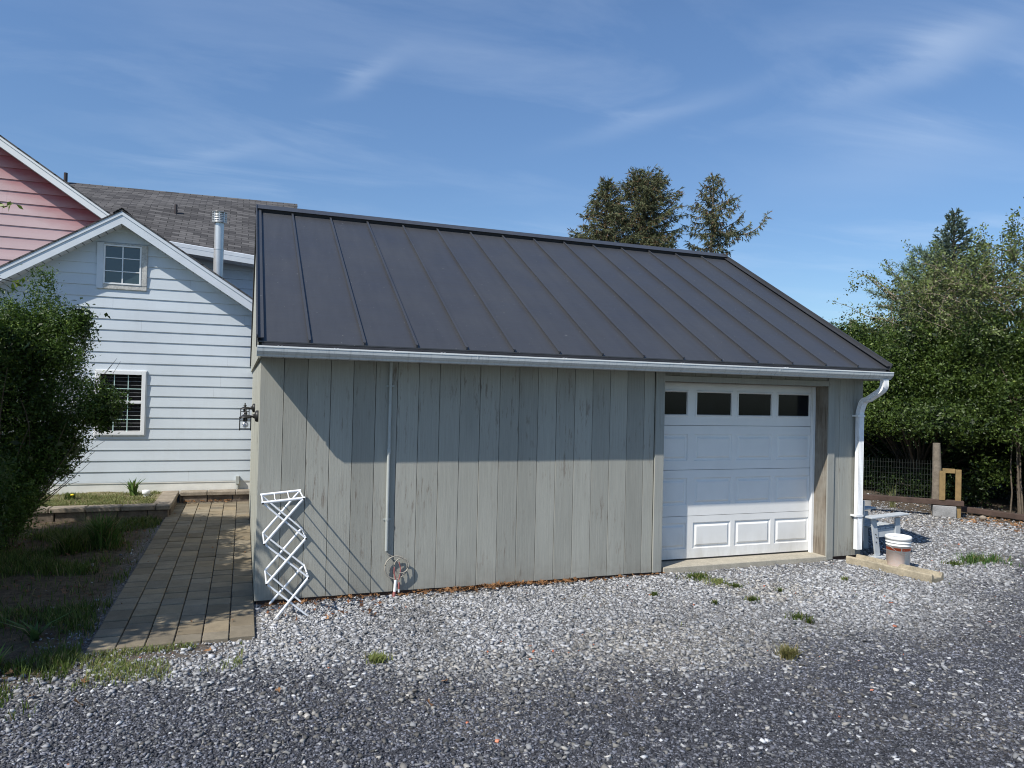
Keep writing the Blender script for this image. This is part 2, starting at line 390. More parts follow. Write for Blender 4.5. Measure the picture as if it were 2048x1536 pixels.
# ------------------------------------------------------------------ ground
BX = [-30, -3, -1.5, -.5, .3, 1.5, 3.6, 5.5, 8, 11.6, 14, 60]
BY = [-1.6, -1.65, -1.75, -1.85, -1.75, -2.45, -2.5, -2.25, -1.5, .7, 1.6, 10]
def vnoise(x, y, sc, seed=0):
    r = np.random.default_rng(seed); G = r.random((64, 64)); X = x * sc; Y = y * sc
    xi = np.floor(X).astype(int); yi = np.floor(Y).astype(int); fx = X - xi; fy = Y - yi
    fx = fx * fx * (3 - 2 * fx); fy = fy * fy * (3 - 2 * fy)
    g = lambda a, b: G[a % 64, b % 64]
    return (g(xi, yi) * (1 - fx) + g(xi + 1, yi) * fx) * (1 - fy) + (g(xi, yi + 1) * (1 - fx) + g(xi + 1, yi + 1) * fx) * fy
def sstep(a, b, x): t = np.clip((x - a) / (b - a), 0, 1); return t * t * (3 - 2 * t)
def gz(x, y):
    z = -.018 + .016 * (vnoise(x, y, 1.1, 3) - .5) + .012 * (vnoise(x, y, 4., 4) - .5)
    z = z - .020 * sstep(-.35, -.02, y) * sstep(4.6, 3.2, x) * sstep(-.1, .1, x)
    z = z - .015 * sstep(-1.5, -3.5, y)
    z = np.where((x > -1.3) & (x < .05) & (y > -1.0), np.minimum(z, -.03), z)
    return z
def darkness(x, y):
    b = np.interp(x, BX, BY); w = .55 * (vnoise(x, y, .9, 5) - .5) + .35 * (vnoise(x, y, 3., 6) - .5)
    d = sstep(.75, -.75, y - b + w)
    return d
def soil(x, y):
    w = .35 * (vnoise(x, y, 2., 8) - .5) + .2 * (vnoise(x, y, 6., 9) - .5)
    a = sstep(-1.12, -1.42, x + .5 * w) * sstep(-1.75, -1.25, y + w)
    b = sstep(-1.55, -1.2, y + w) * sstep(.05, -.35, x + w) * sstep(-1.7, -1.3, -np.abs(x + .8) - .6 + w * 0) * sstep(-.8, -1.0, y)
    b = .75 * sstep(-1.65, -1.35, y + w) * sstep(.0, -.45, x + w * .5) * (y < -.95)
    c = sstep(11.6, 12.1, x + .9 * (y - 1.2) * .3 + w) * .9
    return np.clip(np.maximum(np.maximum(a, b), c), 0, 1)

xs = np.concatenate([[-150, -60, -30, -15, -9], np.linspace(-6.5, 15, 230), [18, 24, 40, 80, 160]])
ys = np.concatenate([[-80, -30, -14, -9], np.linspace(-6.5, 9, 170), [11, 15, 24, 40, 80, 160]])
GX, GY = np.meshgrid(xs, ys, indexing='ij'); gx = GX.ravel(); gy = GY.ravel()
V = np.stack([gx, gy, gz(gx, gy)], 1); ny = len(ys)
ii, jj = np.meshgrid(np.arange(len(xs) - 1), np.arange(ny - 1), indexing='ij'); q = (ii * ny + jj).ravel()
F = np.stack([q, q + ny, q + ny + 1, q + 1], 1)
far = sstep(14, 20, np.hypot(gx - 3, gy))
C = np.stack([darkness(gx, gy), soil(gx, gy), far], 1)
def _ground():
    t = NT('gravel_ground'); a = t.n('ShaderNodeAttribute', attribute_name='Col'); sp = t.n('ShaderNodeSeparateColor'); t.l(a.outputs['Color'], sp.inputs[0])
    dk, sl, fr = sp.outputs[0], sp.outputs[1], sp.outputs[2]
    def vor(scale):
        v = t.n('ShaderNodeTexVoronoi'); v.inputs['Scale'].default_value = scale; t.l(t.pos(), v.inputs[0]); h = t.n('ShaderNodeSeparateColor'); t.l(v.outputs['Color'], h.inputs[0]); return h.outputs[0], v.outputs['Distance']
    c1, d1 = vor(48); c2, d2 = vor(120)
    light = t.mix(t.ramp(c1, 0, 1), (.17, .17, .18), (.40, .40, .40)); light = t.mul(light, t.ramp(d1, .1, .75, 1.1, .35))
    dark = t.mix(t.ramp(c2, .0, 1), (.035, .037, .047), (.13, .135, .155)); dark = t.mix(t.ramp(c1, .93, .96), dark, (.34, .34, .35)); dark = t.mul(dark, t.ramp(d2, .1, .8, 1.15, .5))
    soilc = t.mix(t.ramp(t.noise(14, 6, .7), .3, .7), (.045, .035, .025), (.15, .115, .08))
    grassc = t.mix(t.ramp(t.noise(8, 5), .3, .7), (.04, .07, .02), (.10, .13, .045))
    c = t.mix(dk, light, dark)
    tan = t.ramp(t.noise(.9, 5, .6), .52, .68, 0, .35); c = t.mix(tan, c, (.20, .17, .13))
    c = t.mix(sl, c, soilc); c = t.mix(fr, c, grassc)
    t.bump(t.math('ADD', t.math('MULTIPLY', d1, -1), t.math('MULTIPLY', d2, -.5)), .8, .012)
    return t.fin(c, .95, spec=.2)
tag(npmesh('ground', V, F, C, _ground()), kind='structure')

# ---- gravel: loose crushed stones
def in_view(x, y, mx=.18):
    dx = x - CAM[0]; dy = y - CAM[1]
    d = RW.T @ np.stack([dx, dy, np.full_like(dx, -2.0)])
    px = d[0] / d[2] * FPX; py = d[1] / d[2] * FPX
    return (d[2] > .5) & (np.abs(px) < 1024 * (1 + mx)) & (py < 768 * 1.25), d[2]
def blocked(x, y):
    a = (x > -.02) & (x < 7.36) & (y > -.01) & (y < 6.3)
    b = (x > -1.22) & (x < .02) & (y > -1.0) & (y < 6.4)
    c = (x > 4.40) & (x < 6.80) & (y > -.03) & (y < .4)
    d = (y > 4.75) & (x < 0)
    return a | b | c | d
def stones(n, rng_xy, size, keepf, colf, flat=.62, seed=1):
    r = np.random.default_rng(seed)
    x = r.uniform(rng_xy[0], rng_xy[1], n); y = r.uniform(rng_xy[2], rng_xy[3], n)
    ok, dep = in_view(x, y); ok &= ~blocked(x, y); x = x[ok]; y = y[ok]; dep = dep[ok]
    k = r.random(len(x)) < keepf(x, y, dep); x = x[k]; y = y[k]; dep = dep[k]; N = len(x)
    s = size[0] + (size[1] - size[0]) * r.random(N) ** 2.2
    base = np.array([(-1, -1, -1), (1, -1, -1), (1, 1, -1), (-1, 1, -1), (-1, -1, 1), (1, -1, 1), (1, 1, 1), (-1, 1, 1)], float)
    P = base[None] * (1 + r.uniform(-.62, .34, (N, 8, 3)))
    P *= np.stack([r.uniform(.75, 1.5, N), r.uniform(.5, 1.0, N), r.uniform(.30, .72, N) * flat / .62], 1)[:, None, :]
    ax = r.normal(size=(N, 3)); ax /= np.linalg.norm(ax, axis=1)[:, None]; an = r.uniform(-.6, .6, N); yaw = r.uniform(0, 6.28, N)
    K = np.zeros((N, 3, 3)); K[:, 0, 1] = -ax[:, 2]; K[:, 0, 2] = ax[:, 1]; K[:, 1, 0] = ax[:, 2]; K[:, 1, 2] = -ax[:, 0]; K[:, 2, 0] = -ax[:, 1]; K[:, 2, 1] = ax[:, 0]
    R_ = np.eye(3)[None] + np.sin(an)[:, None, None] * K + (1 - np.cos(an))[:, None, None] * (K @ K)
    Z = np.zeros((N, 3, 3)); Z[:, 0, 0] = np.cos(yaw); Z[:, 0, 1] = -np.sin(yaw); Z[:, 1, 0] = np.sin(yaw); Z[:, 1, 1] = np.cos(yaw); Z[:, 2, 2] = 1
    P = np.einsum('nij,nkj->nki', R_ @ Z, P) * (s / 2)[:, None, None]
    cz = gz(x, y) + s * r.uniform(.02, .32, N)
    P += np.stack([x, y, cz], 1)[:, None, :]
    f = np.array([(0, 3, 2, 1), (4, 5, 6, 7), (0, 1, 5, 4), (1, 2, 6, 5), (2, 3, 7, 6), (3, 0, 4, 7)])
    Fs = (f[None] + (np.arange(N) * 8)[:, None, None]).reshape(-1, 4)
    Cs = np.repeat(colf(x, y, r), 8, 0)
    return P.reshape(-1, 3), Fs, Cs
def lod(dep, a, b): return np.clip((a / dep) ** b, 0, 1)
def col_light(x, y, r):
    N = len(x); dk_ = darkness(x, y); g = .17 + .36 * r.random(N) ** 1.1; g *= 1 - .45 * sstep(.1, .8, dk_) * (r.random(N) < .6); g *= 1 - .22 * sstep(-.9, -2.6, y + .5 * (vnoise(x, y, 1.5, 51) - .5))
    warm = r.random(N) < .07 + .45 * sstep(.55, .8, vnoise(x, y, 1.0, 21))
    c = np.stack([g * .99, g * 1.0, g * 1.03], 1)
    c[warm] *= np.array([1.0, .95, .86]); dirt = sstep(.55, .8, vnoise(x, y, 1.4, 22)) * sstep(-2.3, -1.4, y) * sstep(4, 1.5, x)
    c *= (1 - .55 * dirt * r.random(N))[:, None]; c *= (.82 + .34 * vnoise(x, y, .7, 72))[:, None]
    red = r.random(N) < .002; c[red] = np.array([.42, .16, .10]); return c
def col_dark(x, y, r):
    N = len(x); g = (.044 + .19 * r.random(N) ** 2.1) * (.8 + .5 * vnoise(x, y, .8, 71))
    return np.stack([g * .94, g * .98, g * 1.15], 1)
parts = []
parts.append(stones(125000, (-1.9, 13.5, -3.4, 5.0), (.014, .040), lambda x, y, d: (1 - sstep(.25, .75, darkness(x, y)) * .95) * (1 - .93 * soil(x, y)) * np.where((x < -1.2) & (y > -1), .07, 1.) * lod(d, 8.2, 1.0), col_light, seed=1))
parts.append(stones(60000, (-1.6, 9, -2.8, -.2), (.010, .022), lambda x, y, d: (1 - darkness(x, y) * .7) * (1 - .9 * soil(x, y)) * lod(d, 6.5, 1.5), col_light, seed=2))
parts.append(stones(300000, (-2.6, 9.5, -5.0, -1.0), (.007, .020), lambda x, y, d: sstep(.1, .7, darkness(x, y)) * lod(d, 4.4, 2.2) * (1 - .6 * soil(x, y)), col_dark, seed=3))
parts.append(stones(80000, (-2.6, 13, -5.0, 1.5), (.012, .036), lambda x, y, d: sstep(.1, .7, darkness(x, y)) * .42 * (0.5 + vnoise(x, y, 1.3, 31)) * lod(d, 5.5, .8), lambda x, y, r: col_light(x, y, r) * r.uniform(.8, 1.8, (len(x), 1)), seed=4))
off = 0; Vs = []; Fs = []; Cs = []
for a, b, c in parts: Vs.append(a); Fs.append(b + off); Cs.append(c); off += len(a)
g = npmesh('gravel', np.concatenate(Vs), np.concatenate(Fs), np.concatenate(Cs), M['stone'])
tag(g, 'loose crushed grey stone covering the driveway in front of the garage', 'gravel', kind='stuff')
print('stones', off // 8)

# ---- paver path
pb = MB(); x = -1.2; cols6 = np.linspace(-1.2, .0, 7)
for ci in range(6):
    y = -.985 - .02 * random.random() if ci else -.99
    first = True
    while y < 6.28:
        L = random.choice([.20, .20, .30, .30]); y1 = min(y + L, 6.3)
        g0 = random.uniform(.74, 1.16); w = random.uniform(-.008, .010)
        pb.cur = ((.240 + w) * g0, .202 * g0, (.145 - w) * g0)
        dz = random.uniform(-.004, .004); j = .004
        pb.box(cols6[ci] + j, cols6[ci + 1] - j, y + .010, y1 - .010, -.06, .004 + dz); y = y1
po = pb.build('path', M['paver'], bevel=.005); tag(po, kind='structure')

# ------------------------------------------------------------------ garage
G = empty('garage', (3.66, 0, 0), 'low grey-green board-sided garage under a dark standing-seam metal roof, door at its right end', 'garage')
XR = 7.33; ZW = 2.29; YB = 6.2
fw = MB()
x = 0.0; edges = [0.0, .214]
while edges[-1] < 4.0: edges.append(edges[-1] + .2167)
edges = [e for e in edges if e < 4.16] + [4.253]
for a, b in zip(edges[:-1], edges[1:]):
    fw.box(a + .0022, b - .0022, random.uniform(-.002, .001), .028, random.uniform(-.004, .003), ZW)
e2 = [6.862, 6.95, 7.18, 7.333]
for a, b in zip(e2[:-1], e2[1:]): fw.box(a + .0022, b - .0022, random.uniform(-.002, .001), .028, 0.03, ZW)
e3 = [4.36 + .2167 * k for k in range(12)]; e3[-1] = 6.757
for a, b in zip(e3[:-1], e3[1:]): fw.box(a + .002, min(b, 6.757) - .002, .002, .028, 2.243, ZW)
fw.build('front_wall', M['board'], G, bevel=.002)
bk = MB(); bk.box(.03, 4.30, .029, .10, .0, ZW); bk.box(6.77, 7.30, .029, .10, .03, ZW); bk.box(4.30, 6.77, .029, .10, 2.2, ZW)
bk.build('wall_backing', M['dark'], G)
for q_ in ((.02, 4.41, .02, .3, -.12, -.002), (6.79, 7.31, .02, .3, -.12, .028)): fd = MB(); fd.box(*q_); fd.build('sill_timber', M['darktimber'], G)
for q_ in ((4.255, 4.369, -.024, .0, .0, ZW), (6.757, 6.86, -.022, .0, 0.0, ZW)): tr = MB(); tr.box(*q_); tr.build('door_trim', M['trim'], G, bevel=.002)
ln = MB(); ln.box(4.371, 6.755, -.016, .02, 2.176, 2.241); ln.build('door_lintel', M['trim'], G, bevel=.002)
lt = MB(); lt.box(4.371, 6.755, .002, .24, 2.168, 2.174); lt.build('lintel_reveal', M['jamb'], G)
for q_ in ((6.757, 6.80, .0015, .25, .045, 2.167), (4.30, 4.369, .0015, .25, .045, 2.167)): jm = MB(); jm.box(*q_); jm.build('door_jamb', M['jamb'], G, bevel=.002)
st = MB(); st.box(6.715, 6.755, .20, .245, .045, 2.166); st.build('door_stop', M['white'], G, bevel=.002)
stp = MB(); stp.box(4.40, 6.80, -.018, .32, -.10, .046); stp.build('concrete_step', M['concrete'], G, bevel=.008)
# side gable walls
for (xa, xb, nm, mt) in ((0.0, .028, 'side_wall', 'board_side'), (XR - .028, XR, 'side_wall', 'board_side')):
    sw = MB(); y = .03
    while y < YB:
        y1 = min(y + .2167, YB); zt = 2.27
        if y1 - y > .02: sw.box(xa, xb, y + .002, y1 - .002, 0, zt)
        y = y1
    sw.build(nm, M[mt], G, bevel=.002)
RY, RZ, EY, EZ = 3.1, 4.385, -.335, 2.412      # ridge and eave (top of metal)
slope = (RZ - EZ) / (RY - EY)
for xa, xb in ((-.028, -.002), (XR + .002, XR + .028)):
    gb = MB(); yb_ = 2 * RY
    gb.prism([(-.33, 2.262), (yb_ + .33, 2.262), (yb_ + .33, EZ - .05), (RY, RZ - .05), (-.33, EZ - .05)], 0, xa, xb)
    gb.build('gable_wall', M['board_side'], G)
bw = MB(); bw.box(.03, XR - .03, YB - .03, YB, 0, 2.3); bw.build('back_wall', M['board'], G)
sf = MB(); sf.box(-.001, XR + .001, -.325, -.001, 2.279, 2.289); sf.build('soffit', M['soffit'], G)
fc = MB(); fc.box(-.001, XR + .001, -.3455, -.326, 2.279, 2.396); fc.build('fascia', M['roof_dark'], G)
rf = MB(); XL_, XR_ = -.035, 7.40; th = .012
nrm = Vector((0, -slope, 1)).normalized()
def rp(y): return EZ + (y - EY) * slope if y <= RY else RZ - (y - RY) * slope
rf.prism([(EY, EZ), (RY, RZ), (2 * RY - EY, EZ), (2 * RY - EY, EZ - th), (RY, RZ - th - .004), (EY, EZ - th)][::-1], 0, XL_, XR_)
roof = rf.build('roof', M['roof'], G)
xsm = [.41 + .4985 * k for k in range(14)]
for xx in xsm:
    for sgn in (0, 1):
        sm = MB()
        a, b = (EY - .004, RY - .03) if not sgn else (2 * RY - EY, RY + .03)
        za, zb = rp(a) if a >= EY else EZ - .002, rp(b)
        sm.bar((xx, a, za + .014), (xx, b, zb + .014), .014, .032)
        sm.bar((xx, a, za + .029), (xx, b, zb + .029), .024, .006)
        sm.build('standing_seam', M['roof'], roof)
for xx in (XL_ - .008, XR_ + .008):
    for a, b in ((EY - .012, RY), (2 * RY - EY + .012, RY)):
        za = EZ - (EY - a) * slope if a < RY else EZ - .008
        rk = MB(); rk.bar((xx, a, za + .004), (xx, b, RZ + .004), .012, .125)
        inn = .028 if xx < 0 else -.028
        rk.bar((xx + inn, a, za + .034), (xx + inn, b, RZ + .034), .060, .008)
        rk.build('rake_trim', M['roof'], roof)
cl = MB(); cl.bar((XL_, RY - .115, rp(RY - .115) + .024), (XR_, RY - .115, rp(RY - .115) + .024), .03, .042, up=(0, -slope, 1)); cl.build('ridge_closure', M['roof_dark'], roof)
rc = MB()
for sg in (-1, 1):
    rc.bar((XL_ - .02, RY + sg * .078, RZ + .058 - .078 * slope), (XR_ + .02, RY + sg * .078, RZ + .058 - .078 * slope), .175, .006, up=(0, sg * slope, 1))
rc.build('ridge_cap', M['roof'], roof)
# gutter
gp = [(-.347, 2.362), (-.347, 2.272), (-.404, 2.272), (-.412, 2.288), (-.430, 2.302), (-.444, 2.318), (-.448, 2.350), (-.451, 2.350), (-.451, 2.365), (-.430, 2.365), (-.430, 2.359), (-.443, 2.357), (-.439, 2.322), (-.426, 2.307), (-.407, 2.293), (-.399, 2.277), (-.352, 2.277), (-.352, 2.362)]
gu = MB(); gu.prism(gp, 0, -.04, 7.352)
cap_ = [(-.347, 2.362), (-.347, 2.272), (-.404, 2.272), (-.412, 2.288), (-.430, 2.302), (-.444, 2.318), (-.448, 2.350), (-.451, 2.363)]
gu.prism(cap_, 0, -.043, -.0401); gu.prism(cap_, 0, 7.3521, 7.355)
gut = gu.build('gutter', M['gutter'], G)
for xx in (1.98, 5.62):
    js = MB(); js.prism([(p - .003, q_) for p, q_ in gp[1:8]] + [(p - .0005, q_) for p, q_ in gp[7:0:-1]], 0, xx, xx + .012)
    js.build('gutter_joint', M['gutter'], gut)
for xx in (.13, .62, 1.13, 1.62, 2.9, 4.3, 5.7):
    h = MB(); h.box(xx, xx + .012, -.452, -.36, 2.364, 2.368); h.box(xx + .03, xx + .042, -.452, -.36, 2.364, 2.368); h.build('gutter_hanger', M['white'], gut)
# downspout: corrugated rectangular section swept round two elbows
ds = MB()
def section(c, d, up, w=.078, dpt=.058):
    d = Vector(d).normalized(); side = Vector((1, 0, 0)); fwd = d.cross(side).normalized(); side = fwd.cross(d).normalized()
    pts = []
    per = []
    for i in range(9): t_ = -1 + 2 * i / 8; per.append((t_ * w / 2, -dpt / 2 + (.005 if i % 2 else 0)))
    for i in range(1, 6): t_ = -1 + 2 * i / 6; per.append((w / 2 - (.004 if i % 2 else 0), t_ * dpt / 2))
    for i in range(9): t_ = 1 - 2 * i / 8; per.append((t_ * w / 2, dpt / 2 - (.005 if i % 2 else 0)))
    for i in range(1, 6): t_ = 1 - 2 * i / 6; per.append((-w / 2 + (.004 if i % 2 else 0), t_ * dpt / 2))
    return [Vector(c) + side * a + fwd * b for a, b in per]
path = [(7.262, -.392, 2.275), (7.262, -.392, 2.215)]
for k in range(1, 7): a = k / 6 * math.radians(62); path.append((7.262, -.392 + .11 * (1 - math.cos(a)), 2.215 - .11 * math.sin(a)))
lx, ly, lz = path[-1]
path.append((7.262, -.19, 2.025))
e = path[-1]
for k in range(1, 7):
    a = math.radians(62) * (1 - k / 6); path.append((7.262, -.095 - .10 * (1 - math.cos(math.radians(62) - (math.radians(62) - a))) , e[2] - .085 * math.sin(math.radians(62) * k / 6)))
path.append((7.262, -.062, 1.86)); path.append((7.262, -.062, .118))
path = [(px_ + (-.04 * sstep(2.2, 1.95, pz)), py_, pz) for px_, py_, pz in path]
secs = []
for i, p in enumerate(path):
    a = path[max(0, i - 1)]; b = path[min(len(path) - 1, i + 1)]
    d = Vector(b) - Vector(a); secs.append(section(p, d, None, .080 * (1 + (.05 if (2 <= i <= 14 and i % 2) else 0)), .060))
n_ = len(secs[0]); V_ = [q_ for s_ in secs for q_ in s_]; F_ = []
for i in range(len(secs) - 1):
    for k in range(n_): F_.append((i * n_ + k, (i + 1) * n_ + k, (i + 1) * n_ + (k + 1) % n_, i * n_ + (k + 1) % n_))
ds.add(V_, F_); spout = ds.build('downspout', M['spout'], G)
for z in (1.80, .535):
    sp = MB(); sp.box(7.155, 7.182, -.098, -.001, z, z + .022); sp.box(7.262, 7.272, -.098, -.001, z, z + .022); sp.box(7.18, 7.264, -.101, -.0985, z, z + .022)
    sp.build('strap', M['spout'], spout)
# garage door
DY = .25; DX0, DX1 = 4.28, 6.735
zs = [.064, .572, 1.125, 1.658, 2.175]
xcols = [(4.36, 4.872), (4.968, 5.510), (5.573, 6.114), (6.178, 6.715)]
gd = MB(); zrows = [(.18, .492), (.705, 1.028), (1.235, 1.55)]
def face(mb, x0, x1, z0, z1, y): mb.add([(x0, y, z0), (x1, y, z0), (x1, y, z1), (x0, y, z1)], [(0, 1, 2, 3)])
def ring(mb, r0, y0, r1, y1):
    (a0, a1, b0, b1), (c0, c1, d0, d1) = r0, r1
    P = [(a0, y0, b0), (a1, y0, b0), (a1, y0, b1), (a0, y0, b1), (c0, y1, d0), (c1, y1, d0), (c1, y1, d1), (c0, y1, d1)]
    mb.add(P, [(0, 1, 5, 4), (1, 2, 6, 5), (2, 3, 7, 6), (3, 0, 4, 7)])
for si in range(4):
    z0, z1 = zs[si] + .0025, zs[si + 1] - .0025
    holes = [(c[0], c[1], *(zrows[si] if si < 3 else (1.765, 2.082))) for c in xcols]
    hz0, hz1 = holes[0][2], holes[0][3]
    gd.box(DX0, DX1, DY + .012, DY + .04, z0, z1)
    face(gd, DX0, DX1, z0, hz0, DY); face(gd, DX0, DX1, hz1, z1, DY)
    ex = [DX0] + [v_ for h_ in holes for v_ in h_[:2]] + [DX1]
    for a, b in zip(ex[0::2], ex[1::2]): face(gd, a, b, hz0, hz1, DY)
    gd.add([(DX0, DY, z1), (DX1, DY, z1), (DX1, DY + .012, z1), (DX0, DY + .012, z1)], [(0, 1, 2, 3)])
    gd.add([(DX0, DY, z0), (DX1, DY, z0), (DX1, DY + .012, z0), (DX0, DY + .012, z0)], [(3, 2, 1, 0)])
    for (a, b, c, d) in holes:
        if si < 3:
            seq = [(0, 0), (.010, .014), (.028, .014), (.050, -.002)]
            for (i0, y0), (i1, y1) in zip(seq[:-1], seq[1:]): ring(gd, (a + i0, b - i0, c + i0, d - i0), DY + y0, (a + i1, b - i1, c + i1, d - i1), DY + y1)
            face(gd, a + .05, b - .05, c + .05, d - .05, DY - .002)
        else:
            seq = [(0, 0), (.004, -.008), (.018, -.010), (.026, .006)]
            for (i0, y0), (i1, y1) in zip(seq[:-1], seq[1:]): ring(gd, (a + i0, b - i0, c + i0, d - i0), DY + y0, (a + i1, b - i1, c + i1, d - i1), DY + y1)
door = gd.build('garage_door', M['door'], G)
for (a, b) in xcols:
    w_ = MB(); w_.box(a + .024, b - .024, DY + .007, DY + .0115, 1.789, 2.058); w_.build('door_window', M['glass_dark'], door)
wsm = MB(); wsm.box(DX0, DX1, DY + .004, DY + .03, .048, .0655); wsm.build('bottom_seal', M['blackcap'], door)
# conduit on the front wall
cd = MB(); cd.tube([(1.222, -.022, 2.285), (1.222, -.022, 1.40), (1.219, -.024, 1.38), (1.222, -.024, .41)], .0165, 10); 
cd.tube([(1.222, -.023, 1.37), (1.222, -.023, 1.42)], .0205, 10); cd.build('conduit', M['conduit'], G)
for z in (2.03, .71): cs = MB(); cs.box(1.185, 1.262, -.008, -.003, z, z + .018); cs.tube([(1.222, -.024, z), (1.222, -.024, z + .018)], .0205, 10); cs.build('conduit_strap', M['conduit'], G)

# ------------------------------------------------------------------ wall lanterns on the garage's left side
def lantern(loc, label):
    e = empty('wall_lantern', loc, label, 'lamp', 'black lanterns on the garage side wall')
    X, Y, Z = loc
    p = MB(); p.lathe([(0, 0), (.055, 0)], (0, 0, 0), 1) if False else None
    pts = [(.056, 0), (.056, .018), (.050, .028), (.024, .036), (.012, .060), (.010, .075)]
    n = 20; V_ = []; F_ = []
    for r_, d_ in pts:
        for k in range(n): a = 2 * math.pi * k / n; V_.append((X - d_, Y + r_ * math.cos(a), Z + r_ * math.sin(a)))
    for i in range(len(pts) - 1):
        for k in range(n): F_.append((i * n + k, (i + 1) * n + k, (i + 1) * n + (k + 1) % n, i * n + (k + 1) % n))
    p.add(V_, F_, True); p.build('back_plate', M['black'], e)
    a = MB(); a.tube([(X - .07, Y, Z), (X - .09, Y, Z + .004), (X - .115, Y, Z - .002)], .008, 8); a.build('arm', M['black'], e)
    c = (X - .118, Y, Z - .125); h = MB()
    h.lathe([(.0, .19), (.006, .186), (.009, .176), (.006, .168), (.016, .160), (.020, .152), (.010, .142), (.024, .136), (.046, .124), (.058, .114), (.058, .108), (.0, .108)], c, 20); h.build('roof_cap', M['black'], e)
    f = MB()
    for sx_ in (-1, 1):
        for sy_ in (-1, 1): f.box(c[0] + sx_ * .050 - .005, c[0] + sx_ * .050 + .005, c[1] + sy_ * .050 - .005, c[1] + sy_ * .050 + .005, c[2] - .012, c[2] + .108)
    for z in (0, .078):
        for sg in (-1, 1):
            f.box(c[0] - .045, c[0] + .045, c[1] + sg * .05 - .003, c[1] + sg * .05 + .003, c[2] + z - .003, c[2] + z + .003)
            f.box(c[0] + sg * .05 - .003, c[0] + sg * .05 + .003, c[1] - .045, c[1] + .045, c[2] + z - .003, c[2] + z + .003)
    f.box(c[0] - .002, c[0] + .002, c[1] - .053, c[1] - .049, c[2], c[2] + .105)
    f.build('cage', M['black'], e)
    b = MB(); b.lathe([(0, .012), (.018, .016), (.029, .032), (.028, .050), (.016, .070), (.013, .085)], c, 18); b.build('bulb', M['bulb'], e)
    s_ = MB(); s_.lathe([(.014, .075), (.020, .080), (.020, .107)], c, 14); s_.build('socket', M['black'], e)
    return e
lantern((-.001, .30, 1.715), 'nearer of two small black lanterns on the side wall, at the garage front corner')
lantern((-.001, 2.62, 1.73), 'farther black lantern on the side wall, mostly hidden behind the nearer one')

# ------------------------------------------------------------------ drying rack
DR = empty('drying_rack', (.27, -.27, -.03), 'white folding accordion drying rack standing against the left end of the board wall', 'drying rack')
Fn = [[(.112, -.02), (.448, .0)], [(.088, .292), (.438, .325)], [(.060, .640), (.408, .672)], [(.040, .993), (.380, 1.026)]]
def P_(side, lv, k):
    x_, z_ = Fn[lv][k]; y_ = -.535 if side == 0 else -.045
    if lv == 0: z_ -= .03; x_ += (.03 if k == 0 else .012)
    if lv == 0 and side == 1: x_ -= .03; z_ += .0
    return (x_, y_, z_)
for side in (0, 1):
    for lv in range(3):
        a = MB(); a.tube([P_(side, lv, 0), P_(side, lv + 1, 1)], .0115, 8); a.build('bar', M['rackwhite'], DR)
        o_ = .014 if side == 0 else -.014
        p0 = P_(side, lv, 1); p1 = P_(side, lv + 1, 0); a = MB(); a.bar((p0[0], p0[1] + o_, p0[2]), (p1[0], p1[1] + o_, p1[2]), .013, .024, up=(0, 1, 0)); a.build('bar', M['rackwhite'], DR)
for lv in range(1, 4):
    for k in (0, 1):
        a = MB(); p0 = P_(0, lv, k); p1 = P_(1, lv, k); a.tube([(p0[0], p0[1] - .015, p0[2]), (p1[0], p1[1] + .015, p1[2])], .0075, 8); a.build('rod', M['rackwhite'], DR)
for side in (0, 1):
    a = MB(); p0 = P_(side, 3, 0); p1 = P_(side, 3, 1); a.tube([(p0[0] - .012, p0[1], p0[2] + .004), (p1[0] + .012, p1[1], p1[2] + .004)], .012, 8); a.build('top_bar', M['rackwhite'], DR)
for t_ in (.33, .68):
    a = MB(); x_ = .040 + .34 * t_; z_ = .993 + .033 * t_; a.tube([(x_, -.535, z_), (x_ - .004, -.29, z_ - .012), (x_, -.045, z_)], .0055, 6); a.build('rod', M['rackwhite'], DR)
for lv in range(1, 4):
    for k in (0, 1):
        rv = MB(); p0 = P_(0, lv, k); rv.tube([(p0[0], p0[1] - .021, p0[2]), (p0[0], p0[1] - .011, p0[2])], .0085, 8); rv.build('rivet', M['blackcap'], DR)

# ------------------------------------------------------------------ cable coil
CC = empty('cable_coil', (1.32, -.03, 0), 'coil of grey cable hung over two short red and white pipes at the wall foot', 'cable')
def circ(cx, cz, r, y0, y1, n=40, ph=0, turns=1.0): return [(cx + r * math.cos(ph + 2 * math.pi * turns * k / n), y0 + (y1 - y0) * k / n, cz + r * math.sin(ph + 2 * math.pi * turns * k / n)) for k in range(n + 1)]
c1 = MB(); c1.tube([(1.222, -.024, .41), (1.24, -.028, .375), (1.28, -.03, .356)] + circ(1.318, .246, .112, -.034, -.05, 60, 1.9, 1.95), .0062, 7); c1.build('cable', M['cable'], CC)
c2 = MB(); c2.tube(circ(1.372, .262, .072, -.055, -.04, 34, -1.9, .93) + [(1.335, -.042, .17), (1.328, -.042, .11)], .0062, 7); c2.build('cable', M['cable'], CC)
c3 = MB(); c3.tube([(1.30, -.052, .25), (1.298, -.052, .20), (1.312, -.05, .14), (1.316, -.05, .10)], .0068, 7); c3.build('red_wire', M['redcable'], CC); c3 = MB(); c3.tube([(1.345, -.05, .30), (1.362, -.05, .24), (1.36, -.05, .18), (1.345, -.05, .12)], .0058, 7); c3.build('red_wire', M['redcable'], CC)
c4 = MB(); c4.tube([(1.318, -.045, .125), (1.312, -.05, .06), (1.306, -.055, .0)], .0145, 10); c4.build('white_pipe', M['white'], CC); c4 = MB(); c4.tube([(1.350, -.040, .10), (1.350, -.042, .0)], .011, 10); c4.build('white_pipe', M['white'], CC)
